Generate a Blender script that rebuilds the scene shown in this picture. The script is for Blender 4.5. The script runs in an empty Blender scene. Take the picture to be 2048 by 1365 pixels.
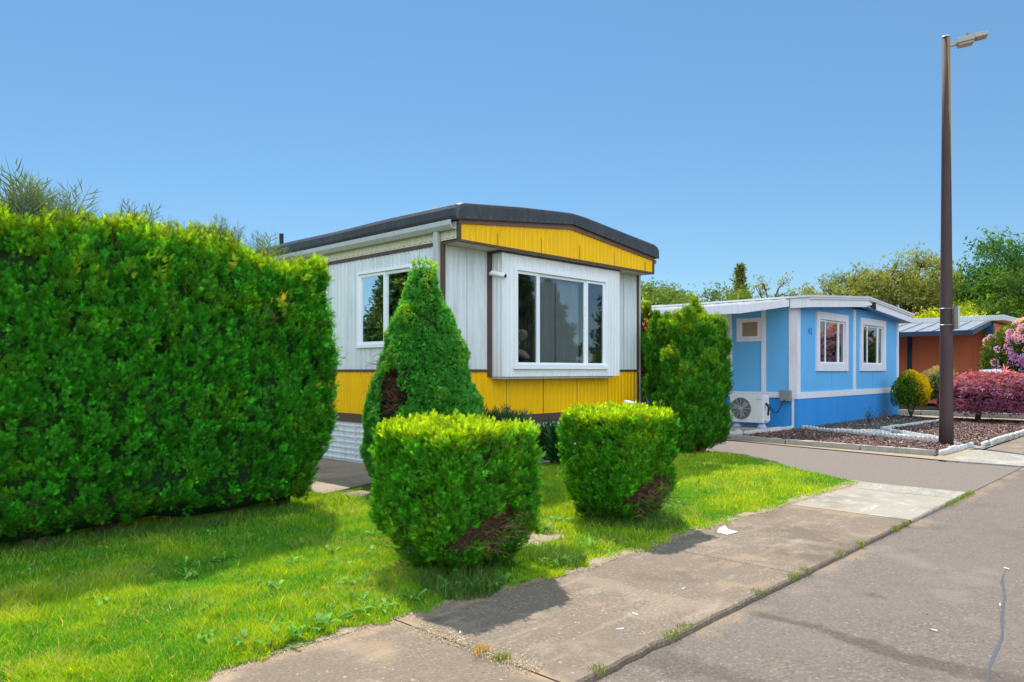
import bpy, bmesh, math, random
import numpy as np
from mathutils import Vector
random.seed(7); RNG = np.random.default_rng(11)
R = math.radians
S = bpy.context.scene
COL = S.collection

# ------------------------------------------------------------------ camera, sky, sun, exposure
cam_d = bpy.data.cameras.new('camera'); cam = bpy.data.objects.new('camera', cam_d); COL.objects.link(cam)
cam.location = (0, 0, 1.5); cam.rotation_euler = (R(90), 0, R(-46.25))
cam_d.sensor_width = 36; cam_d.lens = 26.0; cam_d.shift_y = 0.0286
cam_d.clip_start = 0.05; cam_d.clip_end = 1500
S.camera = cam
SUNV = Vector((0.38, 0.60, 1.0)).normalized()
W = bpy.data.worlds.new("World"); S.world = W; W.use_nodes = True
wn = W.node_tree.nodes; wl = W.node_tree.links
sky = wn.new('ShaderNodeTexSky'); sky.sky_type = 'NISHITA'; sky.sun_disc = False
sky.sun_elevation = math.asin(SUNV.z); sky.sun_rotation = math.atan2(SUNV.x, SUNV.y)
sky.air_density = 1.0; sky.dust_density = 0.0; sky.ozone_density = 3.0; sky.altitude = 50
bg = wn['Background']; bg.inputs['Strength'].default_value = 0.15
# even blue summer sky, brightened towards -X -Y, out of view, as added fill for the shaded fronts
hs = wn.new('ShaderNodeHueSaturation'); hs.inputs['Hue'].default_value = 0.5; hs.inputs['Saturation'].default_value = 1.12; hs.inputs['Value'].default_value = 0.50
tm = wn.new('ShaderNodeMix'); tm.data_type = 'RGBA'; tm.blend_type = 'MULTIPLY'; tm.inputs[0].default_value = 1; tm.inputs[7].default_value = (1.05, 1.17, 1.14, 1); wl.new(sky.outputs[0], tm.inputs[6]); wl.new(tm.outputs[2], hs.inputs['Color'])
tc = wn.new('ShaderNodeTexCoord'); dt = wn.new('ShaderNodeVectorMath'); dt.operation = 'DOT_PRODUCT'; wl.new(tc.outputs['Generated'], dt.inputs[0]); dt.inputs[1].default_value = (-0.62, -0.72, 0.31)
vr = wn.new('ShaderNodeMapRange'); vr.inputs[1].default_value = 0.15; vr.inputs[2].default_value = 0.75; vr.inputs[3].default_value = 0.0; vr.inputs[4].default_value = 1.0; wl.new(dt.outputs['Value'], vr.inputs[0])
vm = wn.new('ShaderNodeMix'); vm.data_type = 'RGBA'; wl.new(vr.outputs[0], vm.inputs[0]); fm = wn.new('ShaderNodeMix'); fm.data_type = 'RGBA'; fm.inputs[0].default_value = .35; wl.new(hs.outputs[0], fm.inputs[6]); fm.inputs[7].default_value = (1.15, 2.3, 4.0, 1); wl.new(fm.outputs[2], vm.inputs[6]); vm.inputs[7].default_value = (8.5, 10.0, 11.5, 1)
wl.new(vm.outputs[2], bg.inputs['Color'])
sd = bpy.data.lights.new('sun', 'SUN'); sd.energy = 4.7; sd.angle = R(0.53); sd.color = (1.0, 0.95, 0.86)
so = bpy.data.objects.new('sun', sd); COL.objects.link(so)
so.rotation_euler = (-SUNV).to_track_quat('-Z', 'Y').to_euler(); so.location = (20, 30, 50)
S.view_settings.view_transform = 'Standard'; S.view_settings.look = 'None'
S.view_settings.exposure = 0.50; S.view_settings.gamma = 1.0

# ------------------------------------------------------------------ helpers
FPX = 1479.0
DV = (0.7224, 0.6915); RV = (0.6915, -0.7224)
def at(px, depth):                       # place on the ground at a bearing and a distance
    l = (px - 1024) / FPX * depth
    return (DV[0]*depth + RV[0]*l, DV[1]*depth + RV[1]*l)
def tag(o, label=None, cat=None, group=None, kind=None):
    if label: o['label'] = label
    if cat: o['category'] = cat
    if group: o['group'] = group
    if kind: o['kind'] = kind
    return o
def thing(name, label, cat, loc=(0, 0, 0), rz=0.0, group=None):
    o = bpy.data.objects.new(name, None); COL.objects.link(o)
    o.location = loc; o.rotation_euler = (0, 0, rz); o.empty_display_size = 0.2
    return tag(o, label, cat, group)
def origin_of(p):
    v = Vector((0, 0, 0))
    while p is not None:
        v += Vector(p.location); p = p.parent
    return v
def link_mesh(name, me, mat, parent, loc=None):
    o = bpy.data.objects.new(name, me); COL.objects.link(o)
    if isinstance(mat, (list, tuple)):
        for m in mat: me.materials.append(m)
    elif mat: me.materials.append(mat)
    if parent: o.parent = parent
    if loc: o.location = loc
    return o
def copy_tree(o, parent=None):
    c = o.copy(); COL.objects.link(c); c.parent = parent
    for ch in o.children: copy_tree(ch, c)
    return c
class MB:
    def __init__(s): s.v = []; s.f = []; s.m = []; s.mi = 0
    def face(s, pts):
        k = len(s.v); s.v += [tuple(p) for p in pts]; s.f.append(tuple(range(k, k+len(pts)))); s.m.append(s.mi)
    def add(s, vs, fs):
        k = len(s.v); s.v += [tuple(p) for p in vs]
        for f in fs: s.f.append(tuple(i+k for i in f)); s.m.append(s.mi)
    def hexa(s, c):     # 8 corners, bottom 4 then top 4
        s.add(c, [(3, 2, 1, 0), (4, 5, 6, 7), (0, 1, 5, 4), (1, 2, 6, 5), (2, 3, 7, 6), (3, 0, 4, 7)])
    def box(s, x0, x1, y0, y1, z0, z1):
        s.hexa([(x0, y0, z0), (x1, y0, z0), (x1, y1, z0), (x0, y1, z0), (x0, y0, z1), (x1, y0, z1), (x1, y1, z1), (x0, y1, z1)])
    def tube(s, pts, rad, n=8, caps=True):
        pts = [Vector(p) for p in pts]; rings = []
        if not isinstance(rad, (list, tuple)): rad = [rad]*len(pts)
        prev = None
        for i, p in enumerate(pts):
            t = (pts[min(i+1, len(pts)-1)] - pts[max(i-1, 0)]).normalized()
            a = prev if prev is not None and abs(prev.dot(t)) < .95 else (Vector((0, 0, 1)) if abs(t.z) < .9 else Vector((1, 0, 0)))
            u = (a - t*a.dot(t)).normalized(); w = t.cross(u); prev = u
            rings.append([p + (u*math.cos(2*math.pi*j/n) + w*math.sin(2*math.pi*j/n))*rad[i] for j in range(n)])
        vs = [q for r in rings for q in r]; fs = []
        for i in range(len(pts)-1):
            for j in range(n):
                fs.append((i*n+j, i*n+(j+1) % n, (i+1)*n+(j+1) % n, (i+1)*n+j))
        if caps: fs += [tuple(range(n))[::-1], tuple((len(pts)-1)*n+j for j in range(n))]
        s.add(vs, fs)
    def blob(s, c, r, seed=0, amp=.15, sub=2, sq=(1, 1, 1)):
        bm = bmesh.new(); bmesh.ops.create_icosphere(bm, subdivisions=sub, radius=1)
        rr = random.Random(seed); ph = [rr.uniform(0, 6) for _ in range(3)]
        vs = []
        for v in bm.verts:
            k = 1 + amp*(math.sin(v.co.x*2.7+ph[0]) + math.sin(v.co.y*3.1+ph[1]) + math.sin(v.co.z*2.9+ph[2]))/1.7
            vs.append((c[0]+v.co.x*r*k*sq[0], c[1]+v.co.y*r*k*sq[1], c[2]+v.co.z*r*k*sq[2]))
        fs = [tuple(q.index for q in f.verts) for f in bm.faces]; bm.free(); s.add(vs, fs)
    def build(s, name, mat, parent=None, smooth=False, recalc=True, bevel=0, local=False):
        o0 = Vector((0, 0, 0)) if local else origin_of(parent)
        me = bpy.data.meshes.new(name)
        me.from_pydata([(x-o0.x, y-o0.y, z-o0.z) for x, y, z in s.v], [], s.f)
        if len(set(s.m)) > 1 or s.mi: me.polygons.foreach_set('material_index', s.m)
        if recalc or bevel:
            bm = bmesh.new(); bm.from_mesh(me)
            if recalc: bmesh.ops.recalc_face_normals(bm, faces=bm.faces)
            if bevel: bmesh.ops.bevel(bm, geom=[e for e in bm.edges if len(e.link_faces) == 2 and e.calc_face_angle(0) > .6], offset=bevel, segments=2, affect='EDGES', profile=.6)
            bm.to_mesh(me); bm.free()
        if smooth: me.polygons.foreach_set('use_smooth', [True]*len(me.polygons))
        me.update()
        return link_mesh(name, me, mat, parent)

# planes of a wall: O + u*a + n*b
FX = lambda y: ((0, y), (1, 0), (0, -1))          # wall facing the street, a = X
FY = lambda x: ((x, 0), (0, 1), (-1, 0))          # wall facing left, a = Y
def pp(F, a, b, z): O, u, n = F; return (O[0]+u[0]*a+n[0]*b, O[1]+u[1]*a+n[1]*b, z)
def pbox(mb, F, a0, a1, b0, b1, z0, z1):
    mb.hexa([pp(F, a0, b0, z0), pp(F, a1, b0, z0), pp(F, a1, b1, z0), pp(F, a0, b1, z0),
             pp(F, a0, b0, z1), pp(F, a1, b0, z1), pp(F, a1, b1, z1), pp(F, a0, b1, z1)])
def ribs(mb, F, a0, a1, z0, z1, pitch=.1, dep=.011, b=0.0, seams=None):
    zt = z1 if callable(z1) else (lambda a: z1)
    prof = []; k = math.floor(a0/pitch); 
    while k*pitch < a1:
        s = k*pitch
        for t, d in ((0, 0), (.52, 0), (.62, -1), (.90, -1)):
            prof.append((s+t*pitch, d*dep))
        k += 1
    pr = [(a0, 0)] + [q for q in prof if a0 < q[0] < a1] + [(a1, 0)]
    for (p, d), (q, e) in zip(pr, pr[1:]):
        mb.face([pp(F, p, b+d, z0), pp(F, q, b+e, z0), pp(F, q, b+e, zt(q)), pp(F, p, b+d, zt(p))])
def hribs(mb, F, a0, a1, z0, z1, pitch=.09, dep=.014, b=0.0):
    z = z0; pr = [(z0, 0)]
    while z < z1:
        for t, d in ((.45, 0), (.6, dep), (.85, dep), (1, 0)):
            if z+t*pitch < z1: pr.append((z+t*pitch, d))
        z += pitch
    pr.append((z1, 0)); n = 6
    for i in range(n):
        u, v = a0+(a1-a0)*i/n, a0+(a1-a0)*(i+1)/n
        for (p, d), (q, e) in zip(pr, pr[1:]):
            mb.face([pp(F, u, b+d, p), pp(F, v, b+d, p), pp(F, v, b+e, q), pp(F, u, b+e, q)])

# ---- materials
def nm(name):
    m = bpy.data.materials.new(name); m.use_nodes = True
    nt = m.node_tree; return m, nt.nodes, nt.links, nt.nodes['Principled BSDF']
def coords(n, l, scale=(1, 1, 1)):
    g = n.new('ShaderNodeNewGeometry'); mp = n.new('ShaderNodeMapping'); mp.inputs['Scale'].default_value = scale
    l.new(g.outputs['Position'], mp.inputs['Vector']); return mp.outputs[0]
def noise(n, l, vec, sc, det=4, rough=.6):
    t = n.new('ShaderNodeTexNoise'); t.inputs['Scale'].default_value = sc; t.inputs['Detail'].default_value = det
    t.inputs['Roughness'].default_value = rough; l.new(vec, t.inputs['Vector']); return t.outputs['Fac']
def ramp(n, l, fac, stops):
    r = n.new('ShaderNodeValToRGB'); e = r.color_ramp.elements
    while len(e) > 1: e.remove(e[0])
    e[0].position = stops[0][0]; e[0].color = (*stops[0][1], 1)
    for p, c in stops[1:]: x = e.new(p); x.color = (*c, 1)
    l.new(fac, r.inputs[0]); return r.outputs[0]
def mixc(n, l, fac, a, b, mode='MIX'):
    m = n.new('ShaderNodeMix'); m.data_type = 'RGBA'; m.blend_type = mode
    if isinstance(fac, (int, float)): m.inputs[0].default_value = fac
    else: l.new(fac, m.inputs[0])
    for v, i in ((a, 6), (b, 7)):
        if isinstance(v, tuple): m.inputs[i].default_value = (*v, 1)
        else: l.new(v, m.inputs[i])
    return m.outputs[2]
def bump(n, l, fac, bsdf, strength=.3, dist=.01):
    b = n.new('ShaderNodeBump'); b.inputs['Strength'].default_value = strength; b.inputs['Distance'].default_value = dist
    l.new(fac, b.inputs['Height']); l.new(b.outputs[0], bsdf.inputs['Normal'])
def g3(v): return (v, v, v)
def paint(name, col, rough=.5, var=.12, sc=3.0, streak=.0, streak_col=(.25, .23, .2), bmp=.05, metal=0, fine=60, spec=.22):
    m, n, l, b = nm(name); v = coords(n, l)
    c = mixc(n, l, noise(n, l, v, sc, 5), tuple(x*(1-var) for x in col), tuple(min(1, x*(1+var)) for x in col))
    if streak:
        vs = coords(n, l, (9, 9, .7))
        f = ramp(n, l, noise(n, l, vs, 1.6, 6, .7), [(.46, g3(0)), (.70, g3(streak))])
        c = mixc(n, l, f, c, streak_col)
    l.new(c, b.inputs['Base Color']); b.inputs['Roughness'].default_value = rough; b.inputs['Metallic'].default_value = metal; b.inputs['Specular IOR Level'].default_value = spec
    if bmp: bump(n, l, noise(n, l, v, fine, 3), b, bmp, .01)
    return m
def leafmat(name, trans=.35, rough=.6, spec=.25):
    m, n, l, b = nm(name)
    a = n.new('ShaderNodeAttribute'); a.attribute_name = 'Col'
    l.new(a.outputs['Color'], b.inputs['Base Color']); b.inputs['Roughness'].default_value = rough
    b.inputs['Specular IOR Level'].default_value = spec
    t = n.new('ShaderNodeBsdfTranslucent')
    tc = mixc(n, l, 1.0, a.outputs['Color'], (2.1, 1.55, .35), 'MULTIPLY'); l.new(tc, t.inputs['Color'])
    x = n.new('ShaderNodeMixShader'); x.inputs[0].default_value = trans
    l.new(b.outputs[0], x.inputs[1]); l.new(t.outputs[0], x.inputs[2]); l.new(x.outputs[0], n['Material Output'].inputs['Surface'])
    return m
M = {}
M['white_side'] = paint('aged white enamel siding', (.68, .70, .72), .42, .07, 2.0, .5, (.36, .37, .38), .03)
M['white'] = paint('white painted trim', (.78, .78, .79), .5, .05, 3, .25, (.5, .49, .47))
M['cream'] = paint('cream enamel frieze', (.62, .57, .43), .45, .07, 2.5, .4, (.4, .36, .28))
M['yellow'] = paint('mustard yellow enamel siding', (.96, .51, .0), .42, .09, 1.6, .3, (.5, .27, .01), .03)
M['brown'] = paint('brown enamel trim', (.105, .062, .05), .5, .2, 5)
M['brown_l'] = paint('faded brown enamel trim', (.20, .115, .085), .5, .15, 5)
M['roof_black'] = paint('black bitumen membrane', (.055, .055, .06), .38, .35, 5, .4, (.10, .10, .10), .5, fine=7)
M['alu'] = paint('dull aluminium', (.55, .55, .54), .4, .08, 4, .3, (.35, .33, .3), metal=.3)
M['vinyl'] = paint('white vinyl window frame', (.82, .83, .85), .35, .03, 3)
M['blue'] = paint('sky blue painted siding', (.13, .44, .77), .6, .10, 1.2, .5, (.16, .40, .72), .25, fine=25)
M['blue_base'] = paint('bright blue painted skirting', (.035, .27, .66), .6, .12, 1.0, .45, (.09, .32, .66), .25, fine=25)
M['lilac'] = paint('off white painted wood trim', (.76, .74, .78), .55, .05, 4, .35, (.42, .4, .4))
M['orange'] = paint('burnt orange siding', (.88, .22, .09), .6, .12, 1.5, .3, (.45, .13, .07), .1)
M['navy'] = paint('navy painted wood', (.03, .05, .09), .5, .2, 3)
M['roof_white'] = paint('weathered white roof coating', (.62, .62, .61), .5, .12, 1.5, .3, (.4, .38, .35), .1)
M['grey_metal'] = paint('grey metal roofing', (.28, .29, .31), .4, .15, 3, metal=.2)
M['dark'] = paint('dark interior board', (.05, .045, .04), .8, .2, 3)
M['ac_white'] = paint('off white appliance enamel', (.66, .66, .66), .4, .04, 4, .2, (.45, .43, .4))
M['black'] = paint('black plastic', (.02, .02, .022), .45, .2, 5)
M['grille'] = paint('grey wire grille', (.42, .43, .45), .4, .05, 5)
M['fan_dark'] = paint('dark fan cavity', (.05, .055, .065), .6, .1, 5)
M['curtain'] = paint('grey sheer curtain', (.42, .45, .46), .9, .15, 3)
M['boxgrey'] = paint('grey utility box', (.22, .23, .24), .5, .1, 4)
M['bark'] = paint('brown fibrous bark', (.10, .065, .045), .9, .4, 12, bmp=.8)
M['twig'] = paint('dead reddish twigs', (.17, .085, .05), .9, .45, 20, bmp=0)
M['stone'] = paint('pale weathered stone', (.42, .40, .36), .8, .25, 9, bmp=.4)
M['scallop'] = paint('whitewashed concrete edging', (.60, .60, .58), .75, .2, 9, .5, (.3, .29, .27), .3)
M['timber'] = paint('weathered grey timber', (.36, .33, .28), .85, .3, 5, .4, (.2, .17, .13), .5, fine=40)
M['paper'] = paint('white paper', (.8, .8, .78), .7, .04, 9)
M['luminaire'] = paint('grey cast lamp housing', (.40, .36, .32), .45, .1, 5)
M['lens'] = paint('lamp lens', (.30, .24, .20), .2, .1, 5)
M['steel'] = paint('galvanised strap', (.55, .56, .58), .4, .1, 5, metal=.5)
M['sign'] = paint('weathered pale sign board', (.52, .50, .42), .6, .15, 12, .5, (.3, .28, .2))
M['leaf'] = leafmat('conifer foliage', .30)
M['leaf_soft'] = leafmat('broad leaf foliage', .32, .6, .15)
M['grassm'] = leafmat('grass blades', .36, .55, .25)
M['petal'] = leafmat('flower petals', .25, .6, .2)

def glassmat():
    m, n, l, b = nm('window glass'); n.remove(b)
    gl = n.new('ShaderNodeBsdfGlossy'); gl.inputs['Roughness'].default_value = .015; gl.inputs['Color'].default_value = (.78, .84, .88, 1)
    tr = n.new('ShaderNodeBsdfTransparent'); tr.inputs['Color'].default_value = (.90, .92, .92, 1)
    v = coords(n, l); bp = n.new('ShaderNodeBump'); bp.inputs['Strength'].default_value = .05; bp.inputs['Distance'].default_value = .02
    l.new(noise(n, l, v, 1.6, 1), bp.inputs['Height']); l.new(bp.outputs[0], gl.inputs['Normal'])
    lw = n.new('ShaderNodeLayerWeight'); lw.inputs['Blend'].default_value = .42
    mt = n.new('ShaderNodeMath'); mt.operation = 'MULTIPLY_ADD'; mt.inputs[1].default_value = 1.1; mt.inputs[2].default_value = .14
    l.new(lw.outputs['Fresnel'], mt.inputs[0]); mt.use_clamp = True
    x = n.new('ShaderNodeMixShader'); l.new(mt.outputs[0], x.inputs[0]); l.new(tr.outputs[0], x.inputs[1]); l.new(gl.outputs[0], x.inputs[2])
    l.new(x.outputs[0], n['Material Output'].inputs['Surface']); return m
M['glass'] = glassmat()

def groundmat(name, base, speck_l, speck_d, patch, patch_amt=.5, psc=.8, fine=90, bstr=.5, crack=0, dirt=None):
    m, n, l, b = nm(name); v = coords(n, l)
    f1 = noise(n, l, v, fine, 3, .7); f2 = noise(n, l, v, psc, 6, .65); f3 = noise(n, l, v, fine*.28, 4, .7)
    c = ramp(n, l, f1, [(.30, speck_d), (.47, base), (.56, base), (.74, speck_l)])
    c = mixc(n, l, ramp(n, l, f3, [(.35, g3(0)), (.7, g3(.45))]), c, tuple(x*.62 for x in base))
    c = mixc(n, l, ramp(n, l, f2, [(.40, g3(0)), (.62, g3(patch_amt))]), c, patch)
    vor = n.new('ShaderNodeTexVoronoi'); vor.inputs['Scale'].default_value = fine*.55; l.new(v, vor.inputs['Vector'])
    w = ramp(n, l, vor.outputs['Distance'], [(.0, g3(.75)), (.16, g3(.5)), (.24, g3(0))])
    wm = mixc(n, l, 1.0, w, ramp(n, l, noise(n, l, v, fine*.3, 2), [(.52, g3(0)), (.60, g3(1))]), 'MULTIPLY')
    c = mixc(n, l, wm, c, speck_l)
    if crack:
        wv = n.new('ShaderNodeTexVoronoi'); wv.feature = 'DISTANCE_TO_EDGE'; wv.inputs['Scale'].default_value = crack
        vv = n.new('ShaderNodeVectorMath'); vv.operation = 'ADD'
        nn = n.new('ShaderNodeTexNoise'); nn.inputs['Scale'].default_value = 2.5; nn.inputs['Detail'].default_value = 6; l.new(v, nn.inputs['Vector'])
        l.new(v, vv.inputs[0]); l.new(nn.outputs['Color'], vv.inputs[1]); l.new(vv.outputs[0], wv.inputs['Vector'])
        cr = ramp(n, l, wv.outputs['Distance'], [(0, g3(.7)), (.004, g3(.35)), (.008, g3(0))])
        c = mixc(n, l, cr, c, tuple(x*.35 for x in base))
    if dirt:
        c = mixc(n, l, ramp(n, l, noise(n, l, v, 1.7, 7, .7), [(.58, g3(0)), (.72, g3(.7))]), c, dirt)
    at_ = n.new('ShaderNodeAttribute'); at_.attribute_name = 'Stain'; sp_ = n.new('ShaderNodeSeparateColor'); l.new(at_.outputs['Color'], sp_.inputs[0])
    c = mixc(n, l, sp_.outputs[0], c, mixc(n, l, 1.0, c, (.58, .56, .55), 'MULTIPLY')); c = mixc(n, l, sp_.outputs[1], c, (.40, .27, .16)); c = mixc(n, l, sp_.outputs[2], c, tuple(min(1, x*1.9) for x in base))
    l.new(c, b.inputs['Base Color']); b.inputs['Roughness'].default_value = .88; b.inputs['Specular IOR Level'].default_value = .25
    h = n.new('ShaderNodeMath'); h.operation = 'ADD'; l.new(f1, h.inputs[0]); l.new(f3, h.inputs[1])
    bump(n, l, h.outputs[0], b, bstr, .012); return m
M['asphalt'] = groundmat('weathered asphalt', (.172, .136, .110), (.36, .30, .25), (.075, .06, .05), (.175, .145, .122), .6, .5, 50, .6)
M['asphalt_dark'] = groundmat('darker asphalt strip', (.160, .134, .116), (.34, .29, .25), (.065, .055, .048), (.135, .112, .098), .5, .6, 50, .6)
M['asphalt_drive'] = groundmat('driveway asphalt', (.20, .162, .133), (.36, .30, .25), (.11, .09, .075), (.18, .15, .125), .5, .6, 80, .4)
M['sealant'] = paint('crack sealant', (.085, .092, .098), .7, .2, 6, bmp=.2)
M['concrete_ex'] = groundmat('exposed aggregate concrete', (.225, .172, .124), (.54, .45, .35), (.085, .065, .048), (.18, .135, .10), .7, .7, 48, .8, dirt=(.36, .27, .18))
M['concrete_lt'] = groundmat('pale smooth concrete', (.36, .32, .26), (.52, .48, .40), (.22, .19, .15), (.27, .235, .19), .7, 1.1, 60, .3)
M['pebble'] = groundmat('broken pebbly concrete', (.36, .33, .28), (.62, .58, .52), (.10, .09, .075), (.24, .21, .17), .6, 2.2, 24, 1.0)
M['patio'] = groundmat('dirty patio concrete', (.36, .28, .20), (.50, .42, .32), (.18, .13, .09), (.22, .16, .11), .9, 1.3, 50, .4, dirt=(.16, .11, .07))
M['soil'] = groundmat('brown soil', (.13, .095, .065), (.22, .17, .12), (.07, .05, .035), (.10, .07, .05), .5, 2, 50, .8)
M['dirt_sand'] = groundmat('dry tan dirt', (.40, .31, .205), (.56, .46, .33), (.20, .15, .10), (.27, .21, .14), .7, 5, 50, .8)
M['rust_dirt'] = groundmat('rusty stained concrete', (.27, .19, .125), (.50, .40, .29), (.11, .08, .055), (.22, .145, .09), .8, 4, 48, .7)
M['mulch'] = groundmat('red brown mulch base', (.085, .042, .034), (.20, .12, .10), (.03, .016, .014), (.06, .03, .026), .5, 3, 45, 1.0)
M['turf_soil'] = groundmat('turf soil', (.10, .17, .015), (.15, .22, .02), (.05, .07, .012), (.09, .13, .015), .6, 1.5, 60, .6)
M['far_green'] = groundmat('far rough grass', (.08, .11, .03), (.12, .15, .05), (.05, .06, .02), (.10, .10, .04), .6, .1, 5, .3)

# ---- foliage engine (numpy)
class VNoise:
    def __init__(s, seed, n=32): s.g = np.random.default_rng(seed).random((n, n, n)); s.n = n
    def __call__(s, p, sc):
        q = np.asarray(p)*sc; i = np.floor(q).astype(int); f = q-i; f = f*f*(3-2*f); n = s.n; o = 0
        for dx in (0, 1):
            for dy in (0, 1):
                for dz in (0, 1):
                    w = (f[:, 0] if dx else 1-f[:, 0])*(f[:, 1] if dy else 1-f[:, 1])*(f[:, 2] if dz else 1-f[:, 2])
                    o = o + w*s.g[(i[:, 0]+dx) % n, (i[:, 1]+dy) % n, (i[:, 2]+dz) % n]
        return o
VN = VNoise(3); VN2 = VNoise(9)
def nrm(a): return a/np.maximum(np.linalg.norm(a, axis=1, keepdims=True), 1e-9)
def quad_mesh(name, V, C, mat, parent=None, local=False):
    """V (nquads,4,3), C (nquads,3)"""
    o0 = np.array([0, 0, 0.]) if local else np.array(origin_of(parent))
    nq = len(V); me = bpy.data.meshes.new(name)
    me.vertices.add(nq*4); me.vertices.foreach_set('co', (V.reshape(-1, 3)-o0).astype(np.float32).ravel())
    me.loops.add(nq*4); me.loops.foreach_set('vertex_index', np.arange(nq*4, dtype=np.int32))
    me.polygons.add(nq); me.polygons.foreach_set('loop_start', np.arange(0, nq*4, 4, dtype=np.int32))
    at_ = me.attributes.new('Col', 'FLOAT_COLOR', 'POINT')
    cc = np.ones((nq*4, 4), np.float32); cc[:, :3] = np.repeat(np.clip(C, 0.001, 1), 4, axis=0)
    at_.data.foreach_set('color', cc.ravel()); me.update(calc_edges=True)
    return link_mesh(name, me, mat, parent)
def rhomb(p, q, w, z=0):
    p = np.array(p, float); q = np.array(q, float); d = q-p; n = np.array([-d[1], d[0]])/max(1e-9, np.hypot(*d)); m = p+d*.45
    f = lambda a, zz: [a[0], a[1], zz]
    return [f(p, 0), f(m+n*w/2, z), f(q, 0), f(m-n*w/2, z)]
def t_spray(nb=4, w=.11, seed=0, spread=.55, tw=False):       # flat conifer spray, unit length
    r = random.Random(seed); o = [rhomb((0, 0), (r.uniform(-.05, .05), 1), w)]
    for i in range(nb):
        t = .12+.68*i/nb
        for s in (-1, 1):
            L = (.52-.34*t)*r.uniform(.8, 1.2); a = r.uniform(.55, .95)
            x1, y1 = s*L*math.sin(a)*spread/.55, t+L*math.cos(a); o.append(rhomb((0, t), (x1, y1), w*.9, r.uniform(-.05, .05)))
            if tw: o.append(rhomb((x1*.45, t+(y1-t)*.45), (x1*.45+s*L*.12, t+(y1-t)*.45+L*.42), w*.8, .03))
    return np.array(o)
def t_star(n=6, w=.16, seed=0):                      # small tuft of needles
    r = random.Random(seed); o = []
    for i in range(n):
        a = -1.25+2.5*i/(n-1); L = r.uniform(.7, 1.0); q = rhomb((0, 0), (L*math.sin(a), L*math.cos(a)), w, 0)
        zz = r.uniform(-.5, .5); q[2][2] = zz*L; o.append(q)
    return np.array(o)
def t_leaf(n=3, w=.45, seed=0, L0=.6):                # a few broad leaves
    r = random.Random(seed); o = []
    for i in range(n):
        a = r.uniform(-1.4, 1.4); b = r.uniform(0, .4); L = r.uniform(L0*.7, L0*1.2)
        p = (math.sin(a)*b*.4, b); q = rhomb(p, (p[0]+L*math.sin(a), p[1]+L*math.cos(a)), w*L, .06)
        z = r.uniform(-.3, .3); q[2][2] = z; o.append(q)
    return np.array(o)
def scatter(T, P, A, sz, rng, roll=None, flat=None):
    """templates T (list of (k,4,3)), positions, axes, sizes -> quads and the index of their point"""
    A = nrm(A); n = len(P); rnd = nrm(rng.normal(size=(n, 3))) if flat is None else nrm(flat + .35*rng.normal(size=(n, 3)))
    Sx = nrm(np.cross(A, rnd)); N = np.cross(Sx, A)
    which = rng.integers(0, len(T), n); out = []; idx = []
    for k, t in enumerate(T):
        m = np.where(which == k)[0]
        if not len(m): continue
        s = sz[m][:, None, None, None]
        v = P[m][:, None, None, :] + s*(t[None, :, :, 0:1]*Sx[m][:, None, None, :] + t[None, :, :, 1:2]*A[m][:, None, None, :] + t[None, :, :, 2:3]*N[m][:, None, None, :])
        out.append(v.reshape(-1, 4, 3)); idx.append(np.repeat(m, len(t)))
    return np.concatenate(out), np.concatenate(idx)
SPRAY = [t_spray(3, .075, i, .50, True) for i in range(10)]
SPRAYT = [t_spray(6, .022, i+20, .6, True) for i in range(6)]
TUFT = [t_star(6, .2, i) for i in range(6)]
LEAF = [t_leaf(3, .5, i) for i in range(8)]
LEAF4 = [t_leaf(5, .42, i+40, .5) for i in range(8)]
MAPLE = [t_leaf(5, .22, i+80, .9) for i in range(6)]

def plumes(C, N, L, k, rng, jit=.35, up=1.0, out=.62, wide=.24):
    """grow k sprays along each of the plumes rooted at C; returns roots, axes, plume index, position along the plume"""
    n = len(C); A = nrm(N*out+np.array([0, 0, up])+rng.normal(0, jit, (n, 3))); Ln = L*np.exp(rng.normal(0, .22, n))
    ix = np.repeat(np.arange(n), k); t = np.tile(np.linspace(.05, 1, k), n)*rng.uniform(.85, 1.1, n*k)
    side = nrm(np.cross(A[ix], rng.normal(size=(n*k, 3)))); P = C[ix]+A[ix]*(Ln[ix]*t)[:, None]*.75+side*(Ln[ix]*wide*np.sin(np.clip(t, 0, 1)*2.4)*rng.random(n*k)*.55)[:, None]
    ax = A[ix]*(.7+.4*t)[:, None]+side*(.75-.4*t)[:, None]; return P, ax, ix, t
def rbox_sample(n, half, rad, rng, bottom=False):
    """points and normals on a rounded box centred on the origin"""
    h = np.array(half); areas = [h[1]*h[2]*2, h[0]*h[2]*2, h[0]*h[1]*(2 if bottom else 1)]
    ax = rng.choice(3, n, p=np.array(areas)/sum(areas)); sg = np.where(rng.random(n) < .5, -1, 1)
    if not bottom: sg = np.where(ax == 2, 1, sg)
    p = (rng.random((n, 3))*2-1)*h; p[np.arange(n), ax] = (sg*h[ax])
    inner = h-rad; q = np.clip(p, -inner, inner); d = nrm(p-q+1e-6); return q+d*rad, d
def col_var(base, n, rng, amt=.25, hue=.1):
    b = np.array(base)[None, :] if np.ndim(base) == 1 else base
    k = np.exp(rng.normal(0, amt, (n, 1))); h = 1+rng.normal(0, hue, (n, 3))*np.array([1, .3, 1]); return b*k*h
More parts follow.
